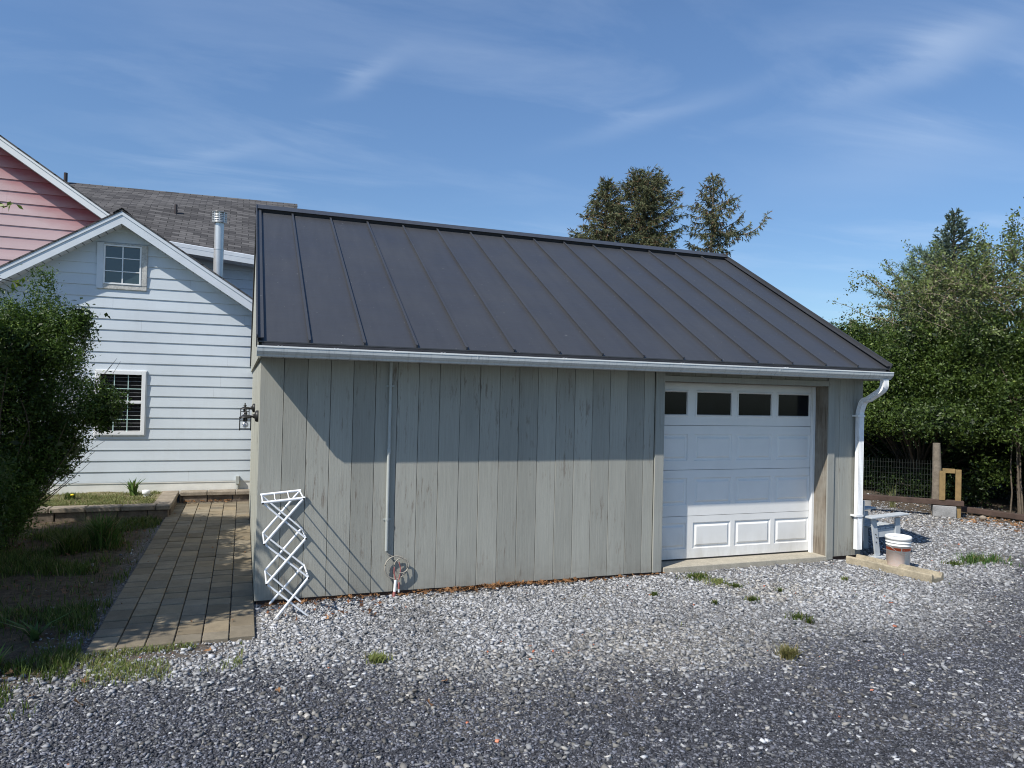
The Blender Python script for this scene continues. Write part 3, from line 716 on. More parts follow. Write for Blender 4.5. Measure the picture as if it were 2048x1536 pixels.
c5 = MB(); c5.tube([(1.306, -.055, .012), (1.300, -.058, -.045)], .0155, 10); c5.build('red_pipe_end', M['redcable'], CC); c5 = MB(); c5.tube([(1.350, -.042, .10), (1.350, -.042, .03)], .0118, 10); c5.build('red_pipe_end', M['redcable'], CC)

# ------------------------------------------------------------------ bucket
def _bucket():
    t = NT('bucket_plastic'); g = t.n('ShaderNodeTexCoord'); s_ = t.n('ShaderNodeSeparateXYZ'); t.l(g.outputs['Object'], s_.inputs[0]); X, Y, Z = s_.outputs
    ang = t.math('ARCTAN2', X, t.math('MULTIPLY', Y, -1.))      # 0 faces the camera side
    def band(v_, a, b): return t.math('MULTIPLY', t.math('GREATER_THAN', v_, a), t.math('LESS_THAN', v_, b))
    red = t.math('MULTIPLY', band(Z, .238, .272), t.math('SUBTRACT', 1., band(ang, -.62, -.52)))
    peach = t.math('MULTIPLY', band(Z, .035, .225), t.math('SUBTRACT', 1., band(ang, -.28, .42)))
    wr = t.noise(22, 4, .7, sc=(1, 1, 2))
    c = t.mix(t.math('MULTIPLY', peach, t.ramp(wr, .25, .6, .30, .65)), (.82, .82, .80), (.84, .58, .50))
    # rows of faint fine print in the white field
    rows = t.math('MULTIPLY', band(t.math('FRACT', t.math('MULTIPLY', Z, 55.)), .35, .6), band(Z, .05, .19))
    pr = t.math('MULTIPLY', rows, t.ramp(t.noise(1, 2, .5, sc=(160, 160, 55)), .5, .55)); pr = t.math('MULTIPLY', pr, band(ang, -.22, .36))
    c = t.mix(t.math('MULTIPLY', pr, .4), c, (.35, .33, .40))
    c = t.mix(t.math('MULTIPLY', red, t.ramp(wr, .3, .4, .6, 1.)), c, (.80, .12, .035))
    return t.fin(c, .38, 0, .5)
M['bucket'] = _bucket()
BC = (7.30, -.60, -.012)
B = empty('bucket', BC, 'white plastic pail with an orange-red band beside the concrete trough', 'bucket')
b = MB(); b.lathe([(r_ * .93, z_ * 1.03) for r_, z_ in [(0, .0), (.128, .0), (.133, .006), (.143, .285), (.149, .285), (.149, .292), (.144, .294), (.146, .318), (.153, .318), (.153, .326), (.147, .328), (.149, .352), (.157, .352), (.157, .386), (.152, .388)]], BC, 40, False)
for i in range(len(b.f)): b.sm.add(i)
bo = b.build('pail', M['bucket'], B)
lid = MB(); lid.lathe([(r_ * .93, z_ * 1.03) for r_, z_ in [(.152, .386), (.1525, .391), (.146, .391), (.142, .380), (.0, .380)]], BC, 40); lid.build('lid', M['white'], B)
hd = MB(); hp = []
for k in range(25):
    a = math.pi * k / 24; hp.append((BC[0] + .150 * math.cos(a), BC[1] - .150 * math.sin(a) * .98, BC[2] + .300 - .105 * math.sin(a)))
hd.tube(hp, .0026, 6); hd.build('handle', M['wire'], B)
# ------------------------------------------------------------------ concrete splash trough
TT = MB()
pa, pbb = Vector((7.03, -.16, 0)), Vector((7.23, -1.19, 0))
d = (pbb - pa).normalized(); sd_ = Vector((-d.y, d.x, 0)) * 1
prof = [(-.125, -.03), (.125, -.03), (.125, .068), (.114, .080), (.092, .080), (.070, .032), (-.070, .032), (-.092, .080), (-.114, .080), (-.125, .068)]
N_ = 14; Vt = []; Ft = []
for i in range(N_ + 1):
    c = pa.lerp(pbb, i / N_); j = random.uniform(-.0015, .0015)
    for a, z in prof: Vt.append((c.x + sd_.x * (a + j), c.y + sd_.y * (a + j), z + random.uniform(-.0015, .0015)))
n = len(prof)
for i in range(N_):
    for k in range(n): Ft.append((i * n + k, i * n + (k + 1) % n, (i + 1) * n + (k + 1) % n, (i + 1) * n + k))
Ft.append(tuple(range(n))[::-1]); Ft.append(tuple(range(N_ * n, N_ * n + n)))
TT.add(Vt, Ft); tt = TT.build('splash_trough', M['trough'], bevel=.004)
tag(tt, 'tan concrete rain trough with raised rims running out from under the downspout', 'trough')
# ------------------------------------------------------------------ garden chair behind the corner
CH = empty('garden_chair', (7.75, .15, -.02), 'pale painted wooden garden chair half hidden behind the right corner of the garage', 'chair')
def plank(name, pts, mat='blueish', w=.09, h=.022, up=(0, 1, 0)):
    a = MB(); a.bar(pts[0], pts[1], w, h, up=up); return a.build(name, M[mat], CH, bevel=.003)
for yy in (-.08, .44):
    plank('rear_leg', ((7.455, yy, .50), (7.535, yy, .02)), w=.085)
    plank('front_leg', ((7.865, yy, .50), (7.875, yy, -.01)), w=.085)
    plank('side_rail', ((7.52, yy + .024, .30), (7.90, yy + .024, .315)), w=.10)
    a = MB(); a.bar((7.36, yy, .515), (7.99, yy, .548), .135, .022, up=(0, 0, 1)); a.build('armrest', M['blueish'], CH, bevel=.004)
    a = MB(); a.box(7.45, 7.63, yy - .05, yy + .05, -.02, .018); a.build('foot_block', M['blueish'], CH, bevel=.004)
for k in range(5):
    a = MB(); x_ = 7.53 + .083 * k; a.box(x_, x_ + .07, -.055, .415, .352 + .004 * k, .372 + .004 * k); a.build('seat_slat', M['blueish'], CH, bevel=.003)
for k in range(5):
    a = MB(); y_ = .0 + .09 * k; a.box(7.375, 7.395, y_, y_ + .075, .20, .72); a.build('back_slat', M['blueish'], CH, bevel=.003)
for z_, x_ in ((.20, 7.498), (.26, 7.505), (.30, 7.487)): a = MB(); a.tube([(x_, -.098, z_), (x_, -.09, z_)], .007, 8); a.build('bolt', M['blackcap'], CH)

# ------------------------------------------------------------------ blue gabled house
YH = 6.55; PX = -2.10; PZ = 4.845; SL = .643
H1 = empty('blue_house', (PX, YH, .15), 'pale blue clapboard gable house with a small attic window, left of the garage', 'house')
def roofz(x): return PZ - abs(x - PX) * SL
XLh, XRh = -5.6, 1.35
LAP = .183
def siding_wall(name, mat, parent, xl, xr, z0, z1f, y, openings=(), lap=LAP, zoff=0.0):
    mb = MB(); z = z0
    while z < max(z1f(x) for x in np.linspace(xl, xr, 40)):
        zt = z + lap
        # span allowed at this row
        xx = np.linspace(xl, xr, 400); ok = np.array([z1f(x) for x in xx]) > z + .004
        if not ok.any(): break
        a, b = xx[ok][0], xx[ok][-1]
        xa2 = xx[np.array([z1f(x) for x in xx]) > zt]; 
        spans = [(a, b, z, zt)]
        for (o0, o1, q0, q1) in openings:
            if q0 < zt and q1 > z:
                ns = []
                for s0, s1, _a, _b in spans:
                    if o1 <= s0 or o0 >= s1: ns.append((s0, s1, z, zt)); continue
                    if o0 > s0: ns.append((s0, o0, z, zt))
                    if o1 < s1: ns.append((o1, s1, z, zt))
                    if q0 > z + .012: ns.append((o0, o1, z, q0))
                    if q1 < zt - .012: ns.append((o0, o1, q1, zt))
                spans = ns
        zrow = z
        for s0, s1, z, ztop in spans:
            cur = s0; L = random.uniform(.6, 3.6)
            while cur < s1 - .01:
                e_ = min(cur + L, s1); L = 3.66
                if s1 - e_ < .25: e_ = s1
                g_ = .0012 if e_ < s1 else 0
                # clapboard: bottom edge proud 16 mm, top edge back; clip to the gable line
                def top(x): return min(ztop, z1f(x))
                xsn = [cur] + [x for x in (PX,) if cur < x < e_ - g_] + [e_ - g_]
                # break points where the gable crosses
                ext = []
                for p0, p1 in zip(xsn[:-1], xsn[1:]):
                    ext.append(p0)
                    f0, f1 = z1f(p0) - zt, z1f(p1) - zt
                    if f0 * f1 < 0: ext.append(p0 + (p1 - p0) * f0 / (f0 - f1))
                ext.append(xsn[-1])
                wob = random.uniform(-.002, .002)
                for p0, p1 in zip(ext[:-1], ext[1:]):
                    t0, t1 = max(top(p0), z), max(top(p1), z)
                    y0 = y - .016 + .014 * (z - zrow) / lap; y1a = y - .016 + .014 * (t0 - zrow) / lap; y1b = y - .016 + .014 * (t1 - zrow) / lap
                    mb.add([(p0, y0, z + wob), (p1, y0, z + wob), (p1, y1b, t1), (p0, y1a, t0), (p0, y, z + wob), (p1, y, z + wob)], [(0, 1, 2, 3), (5, 1, 0, 4)])
                cur = e_
        z = zt
    return mb.build(name, M[mat], parent)
ups = (-2.487, -1.733, 3.583, 4.348); lws = (-2.449, -1.70, 1.14, 2.216)
siding_wall('wall', 'siding', H1, XLh, XRh, .338, lambda x: roofz(x) - .13, YH, (ups, lws))
bb = MB(); bb.prism([(XLh, .15), (XRh, .15), (XRh, roofz(XRh) - .15), (PX, PZ - .15), (XLh, roofz(XLh) - .15)], 1, YH + .07, YH + .10); bb.build('inner_wall', M['dark'], H1)
# flat sheathing strips round the openings so that no gap shows
fn = MB(); fn.box(XLh, XRh, YH - .004, YH + .05, .12, .336); fn.box(XLh, XRh, YH - .014, YH - .005, .318, .338); fn.build('foundation_skirt', M['fnd'], H1)
# roof
r1 = MB(); Y0 = YH - .28; YE = 9.2; th = .09
def slab(mb, xa, za, xb, zb, y0, y1, t):
    mb.add([(xa, y0, za), (xb, y0, zb), (xb, y1, zb), (xa, y1, za), (xa, y0, za - t), (xb, y0, zb - t), (xb, y1, zb - t), (xa, y1, za - t)], [(0, 1, 2, 3), (7, 6, 5, 4), (0, 4, 5, 1), (1, 5, 6, 2), (2, 6, 7, 3), (3, 7, 4, 0)])
slab(r1, XLh - .3, roofz(XLh - .3) + .03, PX, PZ + .03, Y0 - .02, YE, .028); slab(r1, PX, PZ + .03, XRh + .2, roofz(XRh + .2) + .03, Y0 - .02, YE, .028)
hroof = r1.build('roof', M['shingle'], H1)
rcap = MB(); rcap.prism([(PX - .13, PZ - .045), (PX, PZ + .05), (PX + .13, PZ - .045), (PX + .13, PZ - .035), (PX, PZ + .062), (PX - .13, PZ - .035)], 1, Y0 - .03, YE); rcap.build('ridge_shingles', M['shingle'], hroof)
fs = MB()
slab(fs, XLh - .3, roofz(XLh - .3), PX, PZ, Y0, Y0 + .022, .205); slab(fs, PX, PZ, XRh + .2, roofz(XRh + .2), Y0, Y0 + .022, .205)
slab(fs, XLh - .3, roofz(XLh - .3) + .001, PX, PZ + .001, Y0 - .012, Y0 - .001, .06); slab(fs, PX, PZ + .001, XRh + .2, roofz(XRh + .2) + .001, Y0 - .012, Y0 - .001, .06)
fs.build('rake_board', M['fascia'], hroof)
sfh = MB(); slab(sfh, XLh - .3, roofz(XLh - .3) - .185, PX, PZ - .185, Y0 + .023, YH - .001, .012); slab(sfh, PX, PZ - .185, XRh + .2, roofz(XRh + .2) - .185, Y0 + .023, YH - .001, .012)
def _vsoff():
    t = NT('vented_rake_soffit'); X = t.xyz(); f = t.math('FRACT', t.math('MULTIPLY', X[0], 9.)); c = t.mix(t.ramp(f, .86, .92), (.60, .63, .66), (.10, .10, .11)); return t.fin(c, .5)
sfh.build('rake_soffit', _vsoff(), hroof)
# flue pipe
fl = MB(); FX, FY = -.64, 7.25; zb = roofz(FX)
fl.tube([(FX, FY, zb - .05), (FX, FY, zb + .62)], .086, 24); fl.tube([(FX, FY, zb + .615), (FX, FY, zb + 1.14)], .082, 24); fl.tube([(FX, FY, zb + .60), (FX, FY, zb + .625)], .090, 24)
flue = fl.build('flue_pipe', M['steel'], hroof)
fcap = MB()
for k in range(5): z_ = zb + 1.115 + .032 * k; fcap.lathe([(.118, 0), (.126, .004), (.126, .014), (.118, .018)], (FX, FY, z_), 28)
fcap.lathe([(0, .0), (.135, .0), (.135, .006), (.0, .016)], (FX, FY, zb + 1.29), 28); fcap.lathe([(.088, 0), (.125, .002), (.125, .010), (.088, .012)], (FX, FY, zb + 1.10), 28)
for k in range(8): a = k * math.pi / 4; fcap.box(FX + .116 * math.cos(a) - .008, FX + .116 * math.cos(a) + .008, FY + .116 * math.sin(a) - .008, FY + .116 * math.sin(a) + .008, zb + 1.10, zb + 1.29)
fcap.lathe([(.072, 0), (.072, .19)], (FX, FY, zb + 1.10), 20)
fcap.build('flue_cap', M['steel'], hroof)
flash = MB(); flash.lathe([(.17, -.12), (.15, -.02), (.095, .05)], (FX, FY, zb), 24); flash.build('flashing', M['roof_dark'], hroof)
# attic window
w = MB(); x0, x1, z0, z1 = ups; yf = YH - .022
w.box(x0, x0 + .098, yf - .016, YH + .02, z0, z1); w.build('window_trim', M['fascia'], H1, bevel=.002)
w = MB(); w.box(x1 - .085, x1, yf - .016, YH + .02, z0 + .078, z1); w.box(x0 + .10, x1, yf - .012, YH + .02, z0, z0 + .076); w.box(x0 + .1, x1 - .087, yf - .014, YH + .02, z1 - .022, z1)
w.build('window_trim', M['oldwood'], H1, bevel=.002)
uw = MB(); a0, a1, b0, b1 = x0 + .10, x1 - .087, z0 + .078, z1 - .024
t_ = .026
uw.box(a0, a0 + t_, yf - .022, YH + .01, b0, b1); uw.box(a1 - t_, a1, yf - .022, YH + .01, b0, b1); uw.box(a0 + t_, a1 - t_, yf - .022, YH + .01, b0, b0 + t_); uw.box(a0 + t_, a1 - t_, yf - .022, YH + .01, b1 - t_, b1)
win = uw.build('window', M['white'], H1, bevel=.002)
mu = MB(); xm = (a0 + a1) / 2; mu.box(xm - .009, xm + .009, yf - .012, yf + .004, b0 + t_, b1 - t_)
for k in (1, 2): z_ = b0 + (b1 - b0) * k / 3; mu.box(a0 + t_, xm - .010, yf - .010, yf + .004, z_ - .007, z_ + .007); mu.box(xm + .010, a1 - t_, yf - .010, yf + .004, z_ - .007, z_ + .007)
mu.build('muntin', M['white'], win)
pn = MB(); pn.box(a0 + .01, a1 - .01, yf + .004, yf + .012, b0 + .01, b1 - .01); pn.build('pane', M['glass'], win)
# lower double-hung window with blinds
x0, x1, z0, z1 = lws; t_ = .062; lw = MB()
for q_ in ((x0, x0 + t_, z0, z1), (x1 - t_, x1, z0, z1), (x0 + t_, x1 - t_, z0, z0 + .055), (x0 + t_, x1 - t_, z1 - .062, z1), (x0 + t_, x1 - t_, 1.667, 1.712)):
    lw.box(q_[0], q_[1], yf - .028, YH + .03, q_[2], q_[3])
lw.box(x0 - .012, x1 + .012, yf - .012, yf + .01, z0 - .02, z0 - .001); lw.box(x0 - .014, x0 - .001, yf - .012, yf + .01, z0, z1 + .014); lw.box(x1 + .001, x1 + .014, yf - .012, yf + .01, z0, z1 + .014); lw.box(x0, x1, yf - .012, yf + .01, z1 + .001, z1 + .014)
win2 = lw.build('window', M['white'], H1, bevel=.003)
bl = MB(); z_ = z0 + .07
while z_ < z1 - .07:
    bl.add([(x0 + .07, YH + .012, z_), (x1 - .07, YH + .012, z_), (x1 - .07, YH + .042, z_ + .002), (x0 + .07, YH + .042, z_ + .002), (x0 + .07, YH + .012, z_ - .003), (x1 - .07, YH + .012, z_ - .003)], [(0, 1, 2, 3), (4, 5, 1, 0)]); z_ += .064
bl.build('blind', M['blind'], win2)
mu = MB()
for k in (1, 2):
    xm = x0 + t_ + (x1 - x0 - 2 * t_) * k / 3
    mu.box(xm - .006, xm + .006, YH - .006, YH + .002, 1.713, z1 - .063); mu.box(xm - .006, xm + .006, YH - .006, YH + .002, z0 + .056, 1.666)
for z_ in (1.915,): mu.box(x0 + t_, x1 - t_, YH - .009, YH - .0065, z_ - .006, z_ + .006)
for z_ in (1.40,): mu.box(x0 + t_, x1 - t_, YH - .009, YH - .0065, z_ - .006, z_ + .006)
mu.build('muntin', M['muntin'], win2)
bx = MB(); bx.box(-.232, -.168, YH - .085, YH - .006, .28, .42); bx.box(-.215, -.185, YH - .075, YH - .016, .20, .28); bx.build('outlet_box', M['conduit'], H1, bevel=.004)

# ------------------------------------------------------------------ main house with the dark shingle roof
H2 = empty('main_house', (-1.5, 9.6, .15), 'rear house wing with a long dark shingle roof rising behind the flue', 'house')
def eavez(x): return 4.775 - .09 * (x + 1.5)
mr = MB(); RYm, RZm = 11.4, 6.47
mr.add([(-4.9, 8.28, eavez(-4.9)), (1.0, 8.28, eavez(1.0)), (.96, RYm, RZm + .03), (-4.9, RYm, RZm - .05), (-4.9, 8.28, eavez(-4.9) - .03), (1.0, 8.28, eavez(1.0) - .03), (.96, RYm, RZm), (-4.9, RYm, RZm - .08)], [(0, 1, 2, 3), (7, 6, 5, 4), (0, 4, 5, 1), (1, 5, 6, 2), (2, 6, 7, 3), (3, 7, 4, 0)])
mr.add([(-4.9, RYm, RZm - .05), (.96, RYm, RZm + .03), (1.0, 14.5, 4.6), (-4.9, 14.5, 4.6)], [(0, 1, 2, 3)])
mroof = mr.build('roof', M['shingle'], H2)
mc = MB(); 
xk = -4.9
while xk < .95:
    z_ = RZm - .05 + .08 * (xk + 4.9) / 5.86
    mc.add([(xk, RYm - .13, z_ - .055), (xk + .24, RYm - .13, z_ - .052), (xk + .24, RYm, z_ + .035), (xk, RYm, z_ + .03), (xk, RYm + .13, z_ - .055), (xk + .24, RYm + .13, z_ - .052), (xk, RYm - .13, z_ - .085), (xk + .24, RYm - .13, z_ - .085)], [(0, 1, 2, 3), (3, 2, 5, 4), (6, 7, 1, 0)]); xk += .235
mc.build('ridge_shingles', M['shingle'], mroof)
me_ = MB()
for (xa, xb) in ((-3.0, .40), (.402, 1.02)):
    me_.add([(xa, 8.16, eavez(xa) - .03), (xb, 8.16, eavez(xb) - .03), (xb, 8.27, eavez(xb) + .0), (xa, 8.27, eavez(xa) + .0), (xa, 8.16, eavez(xa) - .20), (xb, 8.16, eavez(xb) - .20), (xb, 8.27, eavez(xb) - .22), (xa, 8.27, eavez(xa) - .22)], [(0, 1, 2, 3), (7, 6, 5, 4), (0, 4, 5, 1), (1, 5, 6, 2), (2, 6, 7, 3), (3, 7, 4, 0)])
me_.add([(-3.0, 8.155, eavez(-3.0) - .085), (1.02, 8.155, eavez(1.02) - .085), (1.02, 8.155, eavez(1.02) - .092), (-3.0, 8.155, eavez(-3.0) - .092)], [(3, 2, 1, 0)])
me_.build('eave_board', M['fascia'], mroof)
ms = MB(); ms.add([(-3, 8.28, eavez(-3) - .21), (1.0, 8.28, eavez(1) - .21), (1.0, 8.62, eavez(1) - .20), (-3, 8.62, eavez(-3) - .20)], [(3, 2, 1, 0)]); ms.build('soffit', M['fascia'], mroof)
siding_wall('wall', 'siding', H2, -4.5, .9, .338 + LAP * 9, lambda x: 4.62, 8.62)
me2 = MB(); me2.box(-4.4, .85, 8.64, 14.0, .1, 4.4); me2.box(.86, .9, 8.64, 14.0, .1, 4.5); me2.build('side_wall', M['siding'], H2)
vp = MB(); zv = 4.78 + (9.62 - 8.28) * .542; vp.tube([(-1.58, 9.62, zv - .05), (-1.58, 9.62, zv + .30)], .030, 14); vp.build('vent_pipe', M['pvc_dark'], mroof)
vb = MB(); vb.lathe([(.075, .0), (.05, .04), (.034, .05)], (-1.58, 9.62, zv), 16); vb.add([(-1.75, 9.46, zv - .070), (-1.41, 9.46, zv - .070), (-1.41, 9.68, zv + .050), (-1.75, 9.68, zv + .050), (-1.75, 9.46, zv - .10), (-1.41, 9.46, zv - .10)], [(0, 1, 2, 3), (4, 5, 1, 0)]); vb.build('vent_boot', M['white'], mroof)
vp2 = MB(); vp2.tube([(-3.96, 11.3, 6.3), (-3.96, 11.3, 6.64)], .038, 14); vp2.build('vent_pipe', M['pvc_dark'], mroof)

# ------------------------------------------------------------------ pink gabled house
H3 = empty('red_house', (-6, 8.0, .15), 'two-storey gable at far left in faded pink-red clapboard with a white rake', 'house')
def pz(x): return 5.10 + (-2.565 - x) * .684 + .01
siding_wall('wall', 'pink', H3, -9.0, -2.3, .338 + .2 * 14, lambda x: min(pz(x) - .10, 9.2), 8.05, lap=.205)
pr = MB(); xa, xb = -9.5, -2.42
slab(pr, xa, pz(xa) + .03, xb, pz(xb) + .03, 7.70, 12.0, .03); proof = pr.build('roof', M['shingle'], H3)
prb = MB(); slab(prb, xa, pz(xa), xb, pz(xb), 7.72, 7.745, .17); slab(prb, xa, pz(xa) + .001, xb, pz(xb) + .001, 7.705, 7.7195, .045); prb.build('rake_board', M['white'], proof)
prs = MB(); slab(prs, xa, pz(xa) - .15, xb, pz(xb) - .15, 7.746, 8.03, .012); prs.build('rake_soffit', M['fascia'], proof)
pwb = MB(); pwb.prism([(-9, .15), (-2.5, .15), (-2.5, pz(-2.5) - .2), (-9, pz(-9) - .2)], 1, 8.06, 11.9); pwb.build('inner_wall', M['dark'], H3)

# ------------------------------------------------------------------ retaining wall and raised bed
RWL = empty('retaining_wall', (-1.3, 4.95, 0), 'low brown block retaining wall with flat cap stones at the end of the paver path', 'retaining wall')
def blocks(x0, x1, y0, y1, z0, z1, L, mat, name, j=.004, rough=.0):
    mb = MB(); horiz = (x1 - x0) > (y1 - y0)
    a, b = (x0, x1) if horiz else (y0, y1); t = a + random.uniform(0, L)
    cuts = [a]
    while t < b - .08: cuts.append(t); t += L
    cuts.append(b)
    for c0, c1 in zip(cuts[:-1], cuts[1:]):
        j_ = random.uniform(-.006, .006)
        if horiz: mb.box(c0 + j, c1 - j, y0 + j_, y1, z0, z1)
        else: mb.box(x0, x1 + j_, c0 + j, c1 - j, z0, z1)
    return mb.build(name, M[mat], RWL, bevel=.010)
CT = .185
blocks(-6.0, -1.16, 4.90, 5.08, -.05, CT - .072, .40, 'wallblock', 'block_course')
blocks(-1.32, -1.14, 5.09, 6.28, -.05, CT - .072, .40, 'wallblock', 'block_course')
blocks(-1.12, .6, 6.32, 6.50, -.05, CT - .072, .40, 'wallblock', 'block_course')
blocks(-6.0, -1.13, 4.865, 5.12, CT - .07, CT, .46, 'cap', 'cap_stones')
blocks(-1.385, -1.125, 5.13, 6.52, CT - .07, CT, .46, 'cap', 'cap_stones')
blocks(-1.115, .6, 6.285, 6.53, CT - .07, CT, .46, 'cap', 'cap_stones')
bd = MB(); 
nx, nyy = 60, 26
for i in range(nx + 1):
    for j in range(nyy + 1):
        x_ = -7 + 5.62 * i / nx; y_ = 5.10 + 1.44 * j / nyy; bd.v.append((x_, y_, .14 + .02 * math.sin(x_ * 5 + y_ * 3) * math.sin(y_ * 6) + .03 * (y_ - 5.1) / 1.44 + random.uniform(-.006, .006)))
for i in range(nx):
    for j in range(nyy): k = i * (nyy + 1) + j; bd.f.append((k, k + nyy + 1, k + nyy + 2, k + 1))
def _bed():
    t = NT('bed_soil'); n = t.noise(9, 6, .7); c = t.mix(t.ramp(n, .35, .65), (.16, .13, .09), (.24, .22, .13)); t.bump(t.noise(60, 4), .6, .01); return t.fin(c, .95, spec=.2)
tag(bd.build('garden_soil', _bed()), kind='structure')
WP = MB(); WP.tube([(-1.59, 6.02, .14), (-1.59, 6.02, .225)], .040, 20); WP.lathe([(.0, .285 - .2), (.05, .08), (.062, .07), (.062, .02), (.05, .012)], (-1.59, 6.02, .19), 20)
tag(WP.build('cleanout_cap', M['white']), 'small white plastic pipe cap standing in the raised bed by the house', 'pipe cap')

# ------------------------------------------------------------------ foliage tools
def rand_unit(r, n): a = r.normal(size=(n, 3)); return a / np.linalg.norm(a, axis=1)[:, None]
def leaf_quads(C, size, asp, r, out=None, outw=.0):
    n = len(C); N = rand_unit(r, n)
    if out is not None: N = N + out * outw; N /= np.linalg.norm(N, axis=1)[:, None]
    U = np.cross(N, rand_unit(r, n)); U /= np.linalg.norm(U, axis=1)[:, None] + 1e-9; Vv = np.cross(N, U)
    s = size[:, None]
    P = np.stack([C - U * s, C + Vv * s * asp + N * s * .18, C + U * s, C - Vv * s * asp + N * s * .18], 1)
    F_ = np.arange(4 * n).reshape(n, 4); return P.reshape(-1, 3), F_
def lobes_pts(lobes, n, r, shell=(.55, 1.03), clump=.13, per=22):
    w = np.array([l[3] * l[4] + l[4] * l[5] + l[3] * l[5] for l in lobes]); nc = max(1, n // per)
    idx = r.choice(len(lobes), nc, p=w / w.sum()); L = np.array(lobes)[idx]
    d = rand_unit(r, nc); rad = shell[0] + (shell[1] - shell[0]) * r.random(nc) ** .6
    lump = 1 + .16 * np.sin(d[:, 0] * 7 + L[:, 0]) * np.sin(d[:, 2] * 6 + L[:, 1])
    cc = L[:, :3] + d * (rad * lump)[:, None] * L[:, 3:6]
    ci = np.repeat(np.arange(nc), per); cs = clump * (.5 + r.random(nc))
    C = cc[ci] + r.normal(size=(nc * per, 3)) * cs[ci][:, None] * .6
    return C, d[ci], ci, rad[ci]
def foliage(name, lobes, n, leaf, cols, parent, r, asp=.5, shell=(.55, 1.03), clump=.13, per=22, mat='leaf', zmin=None, outw=.5, keep=None):
    C, D, ci, rad = lobes_pts(lobes, n, r, shell, clump, per)
    if keep is not None: k = keep(C); C = C[k]; D = D[k]; ci = ci[k]
    if zmin is not None: k = C[:, 2] > zmin; C = C[k]; D = D[k]; ci = ci[k]
    s = leaf * (.6 + .8 * r.random(len(C))) * .5
    V_, F_ = leaf_quads(C, s, asp, r, D + np.array([0, 0, .4]), outw)
    tone = r.random(ci.max() + 1)[ci]; tt_ = np.clip(.45 * tone + .3 * r.random(len(C)) + .5 * (vnoise(C[:, 1] + 40, C[:, 2] + C[:, 0] * .7, 1.5, 61) - .25), 0, 1)[:, None]
    a, b = np.array(cols[0]), np.array(cols[1]); col = a * (1 - tt_) + b * tt_
    if len(cols) > 2: k = r.random(len(C)) < .03; col[k] = np.array(cols[2])
    return npmesh(name, V_, F_, np.repeat(col, 4, 0), M[mat], parent)
def stems(mb, base, tips, r, r0=.02, seg=6, bend=.12, n=6):
    for tp in tips:
        b = Vector(base) + Vector((r.uniform(-.12, .12), r.uniform(-.12, .12), 0)); t = Vector(tp); pts = []; rr = []
        sd1 = Vector(r.uniform(-bend, bend, 3)); 
        for i in range(seg + 1):
            f = i / seg; p = b.lerp(t, f); p += sd1 * math.sin(math.pi * f) + Vector((0, 0, bend * math.sin(math.pi * f))); pts.append(p); rr.append(r0 * (1 - .75 * f))
        mb.tube(pts, rr, n, False)
RF = np.random.default_rng(5)
GREEN = ((.016, .040, .008), (.095, .165, .028), (.22, .30, .06))

# big evergreen shrub at left
SH = empty('shrub', (-2.8, 3.25, 0), 'tall dark evergreen shrub with small leaves in front of the blue house window', 'shrub')
lob = [(-3.15, 3.45, 1.85, 1.0, .9, 1.0), (-2.62, 3.2, 2.45, .52, .5, .42), (-2.50, 3.2, 3.0, .13, .14, .36), (-2.36, 3.15, 2.82, .16, .15, .2), (-2.20, 3.1, 2.42, .26, .35, .42), (-2.06, 3.1, 2.72, .12, .15, .20),
       (-2.10, 3.1, 1.74, .46, .5, .34), (-1.80, 3.1, 1.66, .22, .25, .22), (-2.35, 3.2, 1.25, .36, .5, .34), (-2.75, 3.3, .95, .45, .6, .42), (-2.85, 3.0, .45, .38, .5, .42), (-2.62, 2.9, .72, .3, .4, .35), (-3.5, 3.2, 1.0, .7, .7, .7), (-2.85, 3.2, 2.75, .3, .3, .25), (-2.20, 3.05, .93, .10, .12, .09)]
foliage('crown', lob, 120000, .036, GREEN, SH, RF, asp=.42, clump=.085, per=20)
foliage('inner_leaves', [(l[0], l[1], l[2], l[3] * .75, l[4] * .75, l[5] * .75) for l in lob[:2] + lob[5:6] + lob[7:10]], 9000, .09, ((.015, .03, .008), (.03, .055, .015)), SH, RF, asp=.5, shell=(.1, .9), clump=.16)  # darker leaf colour stands for the shade inside the shrub
sb = MB(); tips = [(RF.uniform(-3.7, -1.9), RF.uniform(2.6, 3.8), RF.uniform(1.1, 2.4)) for _ in range(38)]
stems(sb, (-2.85, 3.25, 0), tips, RF, .016, 7, .15, 5)
stems(sb, (-2.75, 3.2, .3), [(-1.9, 3.1, 1.02), (-2.0, 3.0, .92), (-2.02, 3.1, .78), (-1.75, 3.1, 1.28), (-1.85, 3.05, 1.15), (-2.0, 3.0, 1.2), (-1.66, 3.2, 2.32), (-1.70, 3.2, 2.26), (-1.62, 3.2, 2.28)], RF, .008, 7, .08, 4)
sb.build('stems', M['bark'], SH)
S2 = empty('shrub', (-2.85, 1.5, 0), 'smaller dark shrub at the left edge, nearer than the tall one', 'shrub')
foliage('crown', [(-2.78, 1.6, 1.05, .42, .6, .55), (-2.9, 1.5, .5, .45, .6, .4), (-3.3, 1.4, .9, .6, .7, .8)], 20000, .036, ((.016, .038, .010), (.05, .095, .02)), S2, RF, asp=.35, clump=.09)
sb = MB(); stems(sb, (-2.85, 1.5, 0), [(RF.uniform(-3.3, -2.5), RF.uniform(1.1, 2), RF.uniform(.5, 1.3)) for _ in range(16)], RF, .012, 6, .1, 5); sb.build('stems', M['bark'], S2)
